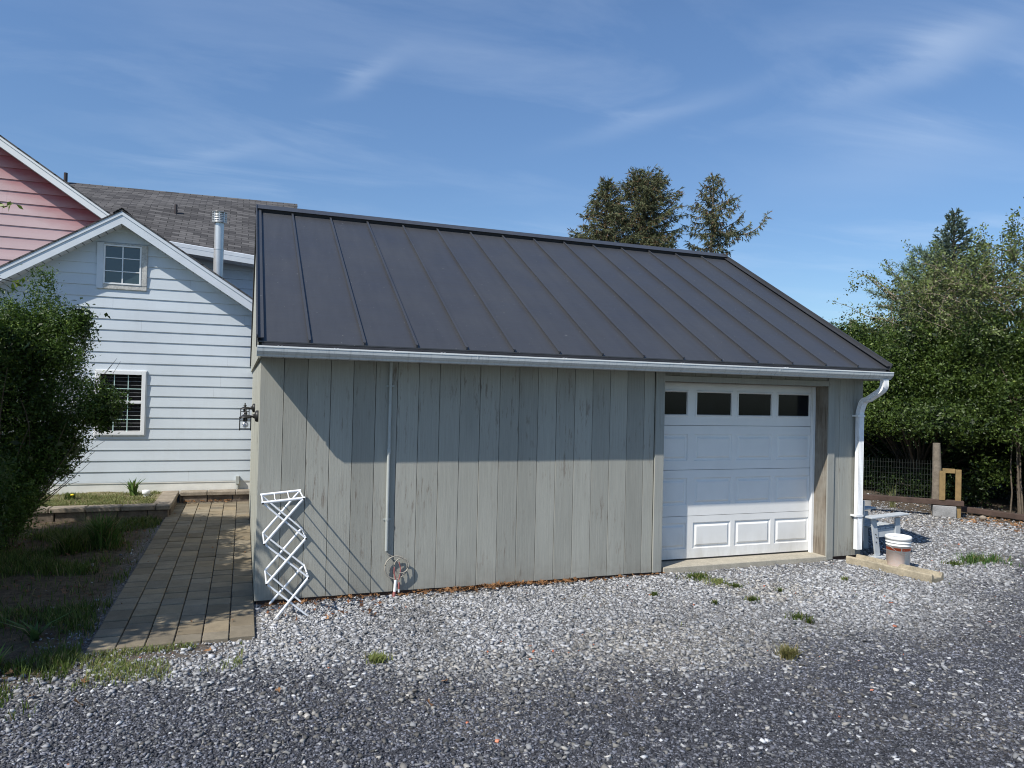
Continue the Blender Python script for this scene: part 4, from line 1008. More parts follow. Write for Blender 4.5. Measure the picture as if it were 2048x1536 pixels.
# garden tree standing left of the frame: only two leafy twigs reach in, its shade lies on the bed and path
GT = empty('garden_tree', (-4.9, -1.0, 0), 'leafy tree beyond the left edge, a few yellow-green leaf sprays poking into view', 'tree')
gl = [(-4.35, -.55, 3.0, 1.15, 1.05, 1.0), (-4.9, .6, 2.7, 1.1, 1.1, 1.0), (-5.1, -1.2, 3.2, 1.1, 1.0, 1.1), (-3.7, .2, 2.5, .7, .8, .7), (-3.3, -.75, 2.3, .6, .6, .5), (-3.15, -.25, 2.75, .72, .85, .75), (-3.35, .85, 2.9, .75, .8, .75), (-4.3, -1.7, 3.0, 1.0, .95, .9), (-3.7, 1.5, 2.6, .8, .8, .8), (-3.22, 1.9, 2.8, .5, .7, .6), (-2.80, -1.0, 2.9, .58, .65, .48)]
foliage('inner_leaves', [(l[0], l[1], l[2], l[3] * .8, l[4] * .8, l[5] * .8) for l in gl], 14000, .22, ((.03, .06, .015), (.08, .13, .03)), GT, RF, asp=.5, shell=(.1, 1.), clump=.2)  # oversized leaves added inside the unseen crown to thicken its cast shade
foliage('crown', gl, 60000, .10, ((.05, .10, .02), (.13, .20, .04)), GT, RF, asp=.45, clump=.2, per=14, shell=(.3, 1.0))
sb = MB(); sb.tube([(-4.9, -1.0, -.05), (-4.85, -.9, .8), (-4.75, -.7, 1.8), (-4.7, -.6, 2.8)], [.12, .10, .08, .05], 10)
stems(sb, (-4.8, -.8, 1.6), [(l[0] + RF.uniform(-.5, .5), l[1] + RF.uniform(-.5, .5), l[2] + RF.uniform(-.3, .6)) for l in gl for _ in range(4)], RF, .035, 6, .15, 6)
tw = [(-1.60, -.9, 3.56), (-1.46, -.9, 2.95)]
def at(px, py, y):
    d_ = RW @ np.array([px - CX, py - CY, FPX]); t = (y - CAM[1]) / d_[1]; return np.array(CAM) + d_ * t
tw = [at(14, 413, -.9), at(36, 566, -.9), at(12, 580, -.9)]
for p in tw: sb.tube([(-3.6, -.7, 2.6 if p[2] < 3.2 else 3.3), tuple((np.array((-3.6, -.7, 2.9)) * .5 + p * .5 + np.array((0, 0, .12)))), tuple(p)], [.012, .007, .003], 5)
sb.build('trunk', M['bark'], GT)
for p in tw:
    C = p + RF.normal(size=(8, 3)) * np.array((.028, .025, .015)); Vq, Fq = leaf_quads(C, np.full(len(C), .030), .42, RF, np.tile(np.array((0, -.6, .6)), (len(C), 1)), 1.2)
    npmesh('leaf_spray', Vq, Fq, np.repeat(np.array([[.17, .24, .03]]) * RF.uniform(.7, 1.2, (len(C), 1)), 4, 0), M['leaf'], GT)

# hedge and bushes at right
HG = ((.018, .038, .007), (.095, .148, .026), (.26, .33, .09))
def bush(name, loc, label, cat, lobes, n, leaf, cols=HG, tipsn=14, base_r=.5, clump=.17, per=20, group=None, zstem=2.2, shell=(.6, 1.03)):
    e = empty(name, loc, label, cat, group)
    foliage('crown', lobes, n, leaf * RF.uniform(.95, 1.1), cols, e, RF, asp=.48, clump=clump, per=per, shell=shell)
    foliage('inner_leaves', [(l[0] + .1, l[1], l[2], l[3] * .72, l[4] * .8, l[5] * .75) for l in lobes], n // 7, leaf * 2.2, ((.012, .024, .007), (.025, .045, .012)), e, RF, asp=.5, shell=(.2, 1.), clump=.2)  # dark inner fill stops see-through; the bush's inner shade is in its colour
    s_ = MB(); stems(s_, loc, [(l[0] + RF.uniform(-.4, .4), l[1] + RF.uniform(-.5, .5), l[2] * RF.uniform(.7, 1.1)) for l in lobes for _ in range(max(1, tipsn // len(lobes)))], RF, .035, 6, .2, 6)
    s_.build('stems', M['bark'], e); return e
def hl(y0, y1, x, zs, rx=1.0, step=.75, rz=.8, jx=.38):
    out = []
    y = y0
    while y <= y1:
        for z in zs: out.append((x + RF.uniform(-jx, jx), y + RF.uniform(-.25, .25), z + RF.uniform(-.22, .22), rx * RF.uniform(.7, 1.1), .75 * RF.uniform(.85, 1.2), rz * RF.uniform(.85, 1.15)))
        y += step
    return out
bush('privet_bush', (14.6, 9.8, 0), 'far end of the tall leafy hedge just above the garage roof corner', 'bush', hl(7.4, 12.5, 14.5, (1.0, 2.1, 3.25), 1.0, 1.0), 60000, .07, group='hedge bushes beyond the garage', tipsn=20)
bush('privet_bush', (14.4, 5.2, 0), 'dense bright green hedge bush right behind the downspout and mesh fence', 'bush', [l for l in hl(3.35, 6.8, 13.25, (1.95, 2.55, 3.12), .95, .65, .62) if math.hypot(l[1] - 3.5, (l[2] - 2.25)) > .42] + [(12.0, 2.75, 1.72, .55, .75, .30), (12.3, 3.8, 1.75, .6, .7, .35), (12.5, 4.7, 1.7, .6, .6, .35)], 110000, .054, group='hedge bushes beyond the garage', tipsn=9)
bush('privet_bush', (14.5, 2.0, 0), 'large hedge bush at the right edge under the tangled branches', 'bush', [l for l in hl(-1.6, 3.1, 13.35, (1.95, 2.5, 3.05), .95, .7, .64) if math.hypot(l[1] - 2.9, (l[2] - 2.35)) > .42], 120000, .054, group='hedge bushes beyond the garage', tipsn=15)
bush('shade_filler', (14.0, 5.4, 0), 'low dark leaves added in place of shade behind the wire mesh', 'bush', hl(2.6, 7.4, 14.6, (.5, 1.1), .5, .7, .5) + hl(3.4, 7.6, 13.3, (.22,), .5, .55, .25), 32000, .06, ((.016, .036, .010), (.06, .10, .022)), tipsn=10)  # dark leaves added over the lit ground, standing in for shade under the hedge
# dark leaf mass added behind the hedge so no light comes through
bush('hedge_backing', (17.5, 4, 0), 'dark thicket leaves added behind the hedge to block light', 'backing', hl(-4, 13, 15.9, (.7, 1.7, 2.6), .9, .9, .8), 40000, .14, ((.012, .024, .008), (.03, .05, .015)), tipsn=20)
# arching bare-stemmed shrub at the right edge
AS = empty('arching_shrub', (13.2, 1.75, 0), 'many-stemmed shrub with long bare arching stems at the right edge', 'shrub')
sb = MB()
for k in range(46):
    bx_ = 13.15 + RF.uniform(-.25, .35); by_ = 1.6 + RF.uniform(-.55, .4); a = RF.uniform(-1.15, 1.15); Ln = RF.uniform(1.6, 3.4); out = RF.uniform(.3, 1.2)
    pts = []; rr = []
    for i in range(9):
        f = i / 8; pts.append((bx_ - .25 * f * f * out + RF.normal() * .012, by_ + math.sin(a) * out * f ** 1.5 * 1.25 + RF.normal() * .012, Ln * math.sin(f * 1.45) * .95)); rr.append(.020 * (1 - .8 * f) * (.5 + .7 * ((k * 7) % 10) / 10))
    sb.tube(pts, rr, 5, False)
sb.build('stems', M['bark'], AS)
foliage('leaves', [(12.8, 1.6, 1.6, .5, .8, .35), (12.7, .9, 1.5, .5, .7, .35), (12.95, 2.7, 2.1, .4, .6, .4), (12.9, 1.6, 2.2, .45, .7, .45), (13.0, .6, 2.1, .4, .7, .45), (13.0, 2.9, 1.3, .25, .3, .2), (13.1, 2.45, .75, .3, .35, .25)], 11000, .06, HG, AS, RF, clump=.16)
# tangle of vines and bare branches over the bushes
VT = empty('vine_tangle', (14.6, 3.0, 0), 'thin-leaved tangle of bare twigs and vines on top of the hedge at right', 'vines')
sb = MB(); tipsv = []
for k in range(430):
    y0 = RF.uniform(-.8, 4.7); z0 = RF.uniform(3.1, 4.5); top = np.interp(y0, [-1, 2, 3.5, 4.6, 5.4], [5.3, 5.5, 5.2, 4.6, 4.0])
    p = np.array([13.4 + RF.uniform(-.6, .6), y0, z0]); dr = np.array([RF.normal() * .5, RF.normal() * .9, RF.uniform(.0, 1.2)]); dr /= np.linalg.norm(dr); pts = [tuple(p)]; rr = [RF.uniform(.006, .016)]
    for i in range(6):
        dr = dr + RF.normal(size=3) * .22; dr /= np.linalg.norm(dr); p = p + dr * .2; 
        if p[2] > top: dr[2] = -abs(dr[2])
        pts.append(tuple(p)); rr.append(rr[0] * (1 - .14 * (i + 1))); tipsv.append(p.copy())
    sb.tube(pts, rr, 4, False)
for (y0, z1, lean) in ((2.62, 5.62, .05), (2.32, 6.05, .12), (1.9, 5.6, .02), (1.2, 5.9, .1), (3.05, 5.2, -.05), (2.0, 5.3, -.3), (.6, 5.7, .2)):
    pts = []; 
    for i in range(10):
        f = i / 9; pts.append((13.7 + .05 * math.sin(f * 9), y0 - lean * f * f * 2 + .05 * math.sin(f * 6 + y0), 4.2 + (z1 - 4.2) * f)); tipsv += [np.array(pts[-1]) + RF.normal(size=3) * .04 for _ in range(5)]
    sb.tube(pts, [.010 * (1 - .08 * i) for i in range(10)], 4, False)
sb.build('twigs', M['barkpale'], VT)
tv = np.array(tipsv); idx = RF.integers(0, len(tv), 46000); C = tv[idx] + RF.normal(size=(46000, 3)) * .055
Vq, Fq = leaf_quads(C, .026 * (.6 + .8 * RF.random(len(C))), .55, RF, np.tile(np.array((-.4, -.5, .6)), (len(C), 1)), .6)
cc_ = np.array([.09, .12, .03]) * (1 - RF.random((len(C), 1))) + np.array([.22, .27, .09]) * RF.random((len(C), 1)); cc_ *= .85
npmesh('leaves', Vq, Fq, np.repeat(cc_, 4, 0), M['leaf'], VT)

# conifers: trunk, upswept limbs, short needle-clad twigs
def conifer(name, loc, label, H, spread, zlow, r, seed=0, nbr=110, cols=((.022, .032, .014), (.075, .085, .035)), twl=.22, droop=.5, group=None, lean=(0, 0), extra=None, dens=1.0, tufty=False, fz=4.0, azw=None):
    e = empty(name, loc, label, 'tree', group); X, Y = loc[0], loc[1]; tk = MB(); rr_ = np.random.default_rng(seed)
    tk.tube([(X, Y, -.1), (X + lean[0] * .5, Y + lean[1] * .5, H * .5), (X + lean[0], Y + lean[1], H * .98)], [r, r * .6, .012], 10)
    starts = []; dirs = []
    def limb(p0, d0, Ln, th0, upc):
        p = np.array(p0, float); d = np.array(d0, float); n = max(4, int(Ln / .22)); pts = [tuple(p)]; st = Ln / n
        for i in range(n):
            f = (i + 1) / n; d = d + np.array([0, 0, upc * (f - .35) * .5]) + rr_.normal(size=3) * .05; d /= np.linalg.norm(d); p = p + d * st; pts.append(tuple(p))
            sd = np.cross(d, [0, 0, 1.]); sd /= np.linalg.norm(sd) + 1e-6
            m_ = int((2.6 + 5.5 * f) * dens * (st / .22))
            for _ in range(m_):
                side = rr_.choice([-1, 1]); q = p - d * st * rr_.random() + rr_.normal(size=3) * .02
                L2 = .35 * (1 - .55 * f) * min(1, Ln) * rr_.uniform(.3, 1.15)
                dd = sd * side * rr_.uniform(.3, 1) + d * rr_.uniform(.3, 1.) + np.array([0, 0, rr_.uniform(-droop, .25)]); dd /= np.linalg.norm(dd)
                k = max(1, int(L2 / .09))
                for j in range(k + 1):
                    starts.append(q + dd * (L2 * j / max(1, k))); d3 = dd + rr_.normal(size=3) * .45 + np.array([0, 0, -.35 * droop]); dirs.append(d3 / np.linalg.norm(d3))
            starts.append(p); dirs.append(d)
        tk.tube(pts, [th0 * (1 - .85 * i / n) for i in range(n + 1)], 5, False)
    for k in range(nbr):
        f = (k + rr_.random()) / nbr; z = zlow + (H - .15 - zlow) * f ** .85; a = k * 2.39996 + rr_.normal() * .3; Ln = spread(H - z, a) * rr_.uniform(.72, 1.12)
        if Ln < .08: Ln = .08
        up = .15 + .75 * max(0, 1 - (H - z) / 2.2); c = (z / H); p0 = (X + lean[0] * c, Y + lean[1] * c, z)
        d0 = np.array([math.cos(a), math.sin(a), up]); d0 /= np.linalg.norm(d0); limb(p0, d0, Ln, .012 + .012 * Ln, .35)
    for (p0, d0, Ln, th0, upc) in (extra or []): limb(p0, d0, Ln, th0, upc)
    tk.build('trunk', M['postwood'] if name == 'spruce_tree' else M['bark'], e)
    Sx = np.array(starts); Dx = np.array(dirs); n = len(Sx); L3 = (twl * rr_.uniform(.5, 1.2, n))[:, None]
    # each twig: a fan of narrow blades swept forward
    Vv_ = []; K = 5; wd = .016 if not tufty else .010
    base = []
    for kk in range(K):
        o = rand_unit(rr_, n); b_ = Dx + o * (.42 if not tufty else 1.1); b_ /= np.linalg.norm(b_, axis=1)[:, None]; w_ = np.cross(b_, rand_unit(rr_, n)); w_ /= np.linalg.norm(w_, axis=1)[:, None] + 1e-6
        s0 = Sx + Dx * L3 * (kk / K) * .5; P = np.stack([s0 - w_ * wd, s0 + w_ * wd, s0 + b_ * L3 * .6], 1); base.append(P)
    P = np.concatenate(base); Fx = np.arange(len(P) * 3).reshape(-1, 3)
    tn = np.tile(rr_.random(n), K)[:, None]; col = np.array(cols[0]) * (1 - tn) + np.array(cols[1]) * tn
    if len(cols) > 2: q_ = np.tile(rr_.random(n) < .16, K); col[q_] = np.array(cols[2])
    npmesh('crown', P.reshape(-1, 3), Fx, np.repeat(col, 3, 0), M['needle'], e); print(name, n); return e
SPC = ((.05, .062, .03), (.18, .19, .095), (.17, .11, .06))
g_ = 'spruces rising behind the garage roof'
conifer('spruce_tree', (15.0, 22, 0), 'left spruce behind the garage roof, lower and pointed with a spread skirt', 11.75, lambda d, a: min(.22 + .50 * d, 2.0), 6.6, .26, 1, 130, SPC, .27, 1.1, g_, dens=.85)
conifer('spruce_tree', (17.3, 22.6, 0), 'middle spruce behind the garage roof, the broadest with a rounded twin top', 12.35, lambda d, a: min(.35 + 1.0 * d ** .7, 1.85), 6.6, .30, 2, 165, SPC, .27, 1.1, g_, dens=.85, extra=[((16.9, 22.5, 11.3), (-.25, 0, 1), .95, .03, .1), ((17.75, 22.5, 11.2), (.25, 0, 1), 1.1, .03, .1), ((17.2, 22.5, 11.4), (0, 0, 1), .85, .03, .1), ((16.6, 22.5, 11.0), (-.5, 0, 1), .8, .03, .1), ((18.1, 22.4, 10.6), (.7, -.2, .8), 1.3, .03, .3)])
conifer('spruce_tree', (20.4, 22, 0), 'right spruce behind the garage roof, sparse with a bare trunk and one long side limb', 12.75, lambda d, a: min(.15 + .62 * d, 1.25) if d < 2.4 else max(.35, 1.35 - .28 * (d - 2.4)), 8.2, .20, 3, 62, SPC, .26, 1.6, g_, lean=(.35, 0), dens=.85,
        extra=[((20.6, 22, 9.7), (.9, -.1, .30), 3.5, .05, .75), ((20.6, 22.1, 9.75), (.9, .1, .28), 2.9, .04, .5), ((20.6, 22, 9.8), (.8, 0, .5), 2.4, .04, .5), ((20.5, 22, 9.0), (-.9, -.1, .12), 1.5, .03, .2), ((20.5, 22, 9.2), (.8, -.3, .1), 1.4, .03, .2), ((20.5, 22, 8.8), (-.8, .3, .1), 1.3, .03, .1)])
conifer('white_pine', (18.6, 8.4, 0), 'soft blue-green pine with long tufted branches left of the vine tangle', 6.45, lambda d, a: min(.35 + .75 * d, 2.0), 2.6, .12, 4, 105, ((.07, .11, .06), (.20, .27, .16)), .24, .1, None, dens=.75, tufty=True)
conifer('blue_spruce', (17.6, 6.9, 0), 'narrow pointed blue-green spruce rising above the hedge at right', 7.25, lambda d, a: .05 + .46 * d, 2.5, .12, 5, 150, ((.06, .09, .06), (.17, .22, .16)), .14, .15, None, dens=1.0)

# ------------------------------------------------------------------ timbers, mesh fence and posts at right
GB = empty('timber_edging', (11.0, 2.8, 0), 'long dark timber laid on grey cinder blocks along the back of the yard', 'timber')
A_, B_ = Vector((9.6, 4.05, 0)), Vector((11.78, 2.02, 0)); dd = (B_ - A_).normalized()
a = MB(); a.bar(A_ + Vector((0, 0, .245)), A_ + dd * .99 * 1.0 + Vector((0, 0, .245)), .14, .09); a.build('timber', M['timber'], GB, bevel=.006)
a = MB(); a.bar(A_ + dd * 1.0 + Vector((0, 0, .24)), B_ + Vector((0, 0, .24)), .14, .09); a.build('timber', M['darktimber'], GB, bevel=.006)
for (f, s_) in ((.37, .9), (.475, .5), (.90, .9)):
    c_ = A_.lerp(B_, f); a = MB(); a.bar(c_ - dd * .10 * s_ * 2 + Vector((0, 0, .085)), c_ + dd * .10 * s_ * 2 + Vector((0, 0, .085)), .19, .20); a.build('cinder_block', M['cinder'], GB, bevel=.008)
PF = empty('mesh_fence', (11.2, 2.7, 0), 'low dark wire mesh panel between timber posts behind the timber', 'fence')
n_off = Vector((.10, .11, 0))
p0 = at(1738, 999, 3.95); 
FA = A_.lerp(B_, .20) + n_off; FB = A_.lerp(B_, .885) + n_off
mw = MB(); Lf = (FB - FA).length
k = 0.0
while k < Lf: 
    c_ = FA + dd * k; mw.bar(c_ + Vector((0, 0, .28)), c_ + Vector((0, 0, .96)), .003, .003); k += .045
for z_ in np.arange(.30, .97, .10): mw.bar(FA + Vector((0, 0, z_)), FB + Vector((0, 0, z_)), .0018, .0018)
mw.build('wire_mesh', M['mesh'], PF)
a = MB(); c_ = A_.lerp(B_, .30) + n_off * .4; a.bar(c_ + Vector((0, 0, .29)), c_ + Vector((0, 0, 1.35)), .06, .06); a.build('post', M['yellowwood'], PF, bevel=.004)
LP = empty('log_post', (11.42, 2.45, 0), 'thick bark-covered log post beside the yellow timber frame', 'post')
c_ = A_.lerp(B_, .865) + Vector((.05, .06, 0)); a = MB(); a.tube([(c_.x, c_.y, -.02), (c_.x + .01, c_.y, .45), (c_.x, c_.y, .9), (c_.x - .015, c_.y, 1.28)], [.085, .08, .072, .06], 14); a.build('log', M['postwood'], LP)
a = MB(); c_ = A_.lerp(B_, .885) - Vector((.04, .05, 0)); a.bar(c_ + Vector((0, 0, .285)), c_ + Vector((0, 0, .80)), .09, .035, up=(.7, .7, 0)); a.build('board', M['yellowwood'], LP)
YF = empty('lumber_upright', (11.75, 2.1, 0), 'small upright frame of yellow treated lumber on the end of the timber', 'frame')
c_ = A_.lerp(B_, .972); a = MB(); a.bar(c_ + Vector((0, 0, -.02)), c_ + Vector((0, 0, .83)), .09, .045, up=(.7, .7, 0)); a.build('upright', M['yellowwood'], YF, bevel=.004)
a = MB(); a.bar(A_.lerp(B_, .89) + Vector((0, 0, .80)), A_.lerp(B_, .955) + Vector((0, 0, .80)), .045, .08); a.build('cross_piece', M['yellowwood'], YF, bevel=.004)
a = MB(); a.bar((12.25, 2.45, .07), (12.85, -.6, .08), .14, .09); tag(a.build('landscape_timber', M['darktimber'], bevel=.006), 'dark flat timber on the ground running out of frame at the right edge', 'timber')
a = MB(); a.bar((11.95, 1.05, .03), (12.4, -.2, .03), .08, .05); a.bar((12.2, 1.0, .05), (12.5, .1, .06), .07, .04); tag(a.build('lumber_scrap', M['timber'], bevel=.004), 'weathered scrap boards lying in the wood mulch at the right edge', 'lumber')
a = MB(); a.lathe([(0, 0), (.045, .012), (.06, .04), (.045, .07), (0, .085)], (11.9, 1.75, -.01), 12); tag(a.build('stone', M['cap']), 'single rounded tan stone by the dark timber at right', 'stone')
PL = empty('utility_pole', (30, 16.5, 0), 'weathered wooden pole top just showing above the hedge next to the roof corner', 'pole')
pp = at(1707, 640, 16.5); a = MB(); a.tube([(pp[0], pp[1], 0), (pp[0], pp[1], pp[2])], .16, 12); a.build('post', M['postwood'], PL); 
a = MB(); a.tube([(pp[0], pp[1], pp[2] - .12), (pp[0] + .5, pp[1] - .2, pp[2] - .14)], .02, 6); a.build('bracket', M['darktimber'], PL)
PL.location = (pp[0], pp[1], 0)
for ch in PL.children:
    for v_ in ch.data.vertices: v_.co.x += 30 - pp[0]; v_.co.y += 16.5 - pp[1]

# ------------------------------------------------------------------ grass, weeds and fallen leaves
def blades(n, xy, h, cols, r, wid=.004, lean=.5, z=None):
    X, Y = xy; n = len(X); a = r.uniform(0, 6.28, n); hh = h * r.uniform(.4, 1.2, n); ln = lean * hh * r.uniform(.2, 1.2, n)
    Z = gz(X, Y) if z is None else z; w = wid * r.uniform(.6, 1.4, n)
    dx, dy = np.cos(a), np.sin(a); b = np.stack([X, Y, Z], 1); sdv = np.stack([-dy, dx, 0 * dx], 1) * w[:, None]
    mid = b + np.stack([dx * ln * .35, dy * ln * .35, hh * .6], 1); tp = b + np.stack([dx * ln, dy * ln, hh], 1)
    P = np.stack([b - sdv, b + sdv, mid + sdv * .8, mid - sdv * .8, tp], 1)
    f1 = np.array([[0, 1, 2, 3]]) + (np.arange(n) * 5)[:, None]; f2 = np.array([[3, 2, 4, 4]]) + (np.arange(n) * 5)[:, None]
    t = r.random((n, 1)); c = np.array(cols[0]) * (1 - t) + np.array(cols[1]) * t; dry = r.random(n) < .10; c[dry] = np.array([.24, .19, .09])
    P4 = np.stack([P[:, 0], P[:, 1], P[:, 2], P[:, 3]], 1).reshape(-1, 3); P3 = np.stack([P[:, 3], P[:, 2], P[:, 4]], 1).reshape(-1, 3)
    return P4, P3, c
def grass_obj(name, sets, mat='grass', parent=None):
    V4 = []; V3 = []; C4_ = []; C3 = []
    for p4, p3, c in sets: V4.append(p4); V3.append(p3); C4_.append(np.repeat(c, 4, 0)); C3.append(np.repeat(c, 3, 0))
    V4 = np.concatenate(V4); V3 = np.concatenate(V3)
    # triangles only
    q4 = V4.reshape(-1, 4, 3); T = np.concatenate([q4[:, [0, 1, 2]], q4[:, [0, 2, 3]]]).reshape(-1, 3)
    cc = np.concatenate(C4_).reshape(-1, 4, 3)[:, 0]; Cc = np.concatenate([np.repeat(cc, 3, 0), np.repeat(cc, 3, 0), np.concatenate(C3)])
    Vt_ = np.concatenate([T, V3]); return npmesh(name, Vt_, np.arange(len(Vt_)).reshape(-1, 3), Cc, M[mat], parent)
RG = np.random.default_rng(23); GC = ((.030, .055, .010), (.12, .17, .032)); GY_ = ((.10, .14, .03), (.24, .27, .09))
def scatter(n, x0, x1, y0, y1, dens): x_ = RG.uniform(x0, x1, n); y_ = RG.uniform(y0, y1, n); k = RG.random(n) < dens(x_, y_); return x_[k], y_[k]
s1 = scatter(110000, -4.5, -1.22, -1.6, 4.8, lambda x, y: .8 * sstep(.36, .66, vnoise(x, y, 1.6, 41) * .7 + vnoise(x, y, 5, 42) * .3) * soil(x, y) + .03)
s2 = scatter(9000, -1.7, -.1, -1.75, -1.05, lambda x, y: sstep(.5, .75, vnoise(x, y, 4, 43)) * sstep(-1.8, -1.5, y) * .9)
s3 = scatter(50000, 2.5, 11.5, -2.2, 2.5, lambda x, y: .10 * sstep(.62, .9, vnoise(x, y, 1.3, 46) * .6 + vnoise(x, y, 6, 47) * .4))
s2b = scatter(5000, -2.4, -1.2, -2.1, -1.2, lambda x, y: sstep(.55, .8, vnoise(x, y, 3, 44)))
go = grass_obj('grass', [blades(0, s1, .085, GC, RG, .0035, .8), blades(0, s2, .045, GY_, RG, .003, 1.0), blades(0, s2b, .06, GC, RG, .0035, .8), blades(0, s3, .028, GY_, RG, .003, 1.4)])
tag(go, 'patchy short grass growing over the shaded bed left of the path', 'grass', kind='stuff')
x_, y_ = scatter(22000, -4.2, -1.42, 5.14, 6.5, lambda x, y: .35 + .6 * sstep(.4, .7, vnoise(x, y, 4, 45)))
gb_ = grass_obj('bed_grass', [blades(0, (x_, y_), .055, ((.09, .12, .035), (.26, .27, .11)), RG, .004, 1.0, z=np.full(len(x_), .15))])
tag(gb_, 'sunlit yellow-green ground cover in the raised bed along the house', 'ground cover', kind='stuff')
def tuft(name, loc, label, cat, n, rad, h, cols, wid=.004, lean=1.0, z=None, group=None, fl=.6):
    a = RG.uniform(0, 6.28, n); m_ = 3 + n // 60; sc_ = RG.normal(size=(m_, 2)) * rad * (.34 if n > 200 else .14); w_ = RG.random(m_) ** 1.5; ci = RG.choice(m_, n, p=w_ / w_.sum()); q = rad * .38 * np.abs(RG.normal(size=n))
    if h > .12: sc_ *= .35
    X = loc[0] + sc_[ci, 0] * 1.3 + q * np.cos(a); Y = loc[1] + sc_[ci, 1] + q * np.sin(a)
    z_ = gz(X, Y) if z is None else np.full(n, z); o = grass_obj(name, [blades(n, (X, Y), h, cols, RG, wid, lean, z=z_)]); L = Vector((loc[0], loc[1], float(z_[0])))
    o.data.transform(Matrix.Translation(-L)); o.location = L; tag(o, label, cat, group); return o
wg = 'weeds growing through the gravel'
def pxg(px, py):
    d_ = RW @ np.array([px - CX, py - CY, FPX]); t = -2.0 / d_[2]; return CAM[0] + d_[0] * t, CAM[1] + d_[1] * t
for (px, py, lab, n, rad, h, cc) in (
    (757, 1318, 'round yellow-green grass tuft alone in the gravel left of centre', 420, .085, .05, GY_),
    (1575, 1308, 'brownish green grass tuft alone in the dark gravel right of centre', 260, .075, .085, ((.10, .10, .03), (.24, .22, .08))),
    (1403, 1156, 'larger green weed patch just in front of the concrete step', 520, .20, .05, GC),
    (1440, 1166, 'yellowish weed patch right beside the larger one by the step', 320, .16, .045, GY_),
    (1470, 1172, 'small weed patch at the right end of the row by the step', 160, .09, .04, GC),
    (1430, 1205, 'tiny green weed in pale gravel below the step patches', 90, .05, .04, GC),
    (1308, 1189, 'tiny green weed in gravel near the left end of the step', 110, .06, .04, GC),
    (1505, 1200, 'small leafy weed in the gravel in front of the door middle', 140, .08, .05, GC),
    (1560, 1180, 'short weed below the right part of the garage door', 80, .05, .045, GC),
    (1600, 1235, 'thin sprawling weed in the gravel in front of the trough', 150, .16, .05, GC),
    (1620, 1242, 'faint grass sprig at the right of the sprawling weed', 60, .06, .06, GC),
    (1972, 1122, 'big dark green leafy weed clump in gravel right of the bucket', 520, .26, .10, ((.03, .08, .015), (.10, .19, .04))),
    (1905, 1128, 'low weed patch between the bucket and the big dark clump', 220, .16, .05, GC),
    (1730, 1150, 'dry tan sprig beside the concrete trough', 60, .06, .04, GY_)):
    if lab.startswith('dry tan'): px, py = 1690, 1158
    g0 = pxg(px, py); tuft('weed', g0, lab, 'weed', n, rad, h, cc, .004, 1.2, group=wg)
tuft('tall_grass', (-1.72, 2.95), 'tall leafy green grass clump in the shaded bed just left of the path', 'grass clump', 420, .17, .38, ((.04, .09, .02), (.12, .20, .05)), .007, .9)
tuft('tall_grass', (-2.05, 2.7), 'second, shorter grass clump left of the tall one in the bed', 'grass clump', 300, .2, .25, GC, .006, 1.0)
tuft('dandelion', (-1.62, -.55), 'broad-leaved rosette weed at the shaded corner of bed and path', 'weed', 26, .03, .16, ((.05, .10, .03), (.10, .17, .05)), .017, 1.6)
tuft('dandelion', (-1.72, -1.15), 'sunlit rosette weed at the lower left by the grass edge', 'weed', 40, .05, .14, ((.08, .15, .03), (.18, .26, .06)), .013, 1.5)
tuft('dandelion', (-1.88, -1.45), 'leafy rosette weed cut by the left edge of the picture', 'weed', 46, .06, .14, ((.08, .15, .03), (.18, .26, .06)), .013, 1.5)
tuft('leafy_plant', (-1.80, 6.15), 'spiky broad-leaved plant beside the white pipe cap in the raised bed', 'plant', 46, .06, .26, ((.06, .13, .03), (.17, .26, .07)), .022, .9, z=.17)
tuft('leafy_plant', (-2.66, 5.9), 'small leafy plant with a yellow bloom in the raised bed near the shrub', 'plant', 120, .12, .10, GC, .010, 1.0, z=.17)
fl_ = MB(); fl_.lathe([(0, .02), (.022, .012), (.030, .0), (.0, -.01)], (-2.60, 5.80, .245), 12); tag(fl_.build('flower', simple('yellow_petals', (.85, .62, .02), .6)), 'single yellow flower head in the raised bed near the shrub', 'flower')
# fence-side grass blades
tuft('tall_grass', (11.55, 3.3), 'few long pale grass blades sticking up in front of the wire mesh', 'grass clump', 16, .10, .50, ((.14, .16, .06), (.30, .30, .14)), .010, .5)

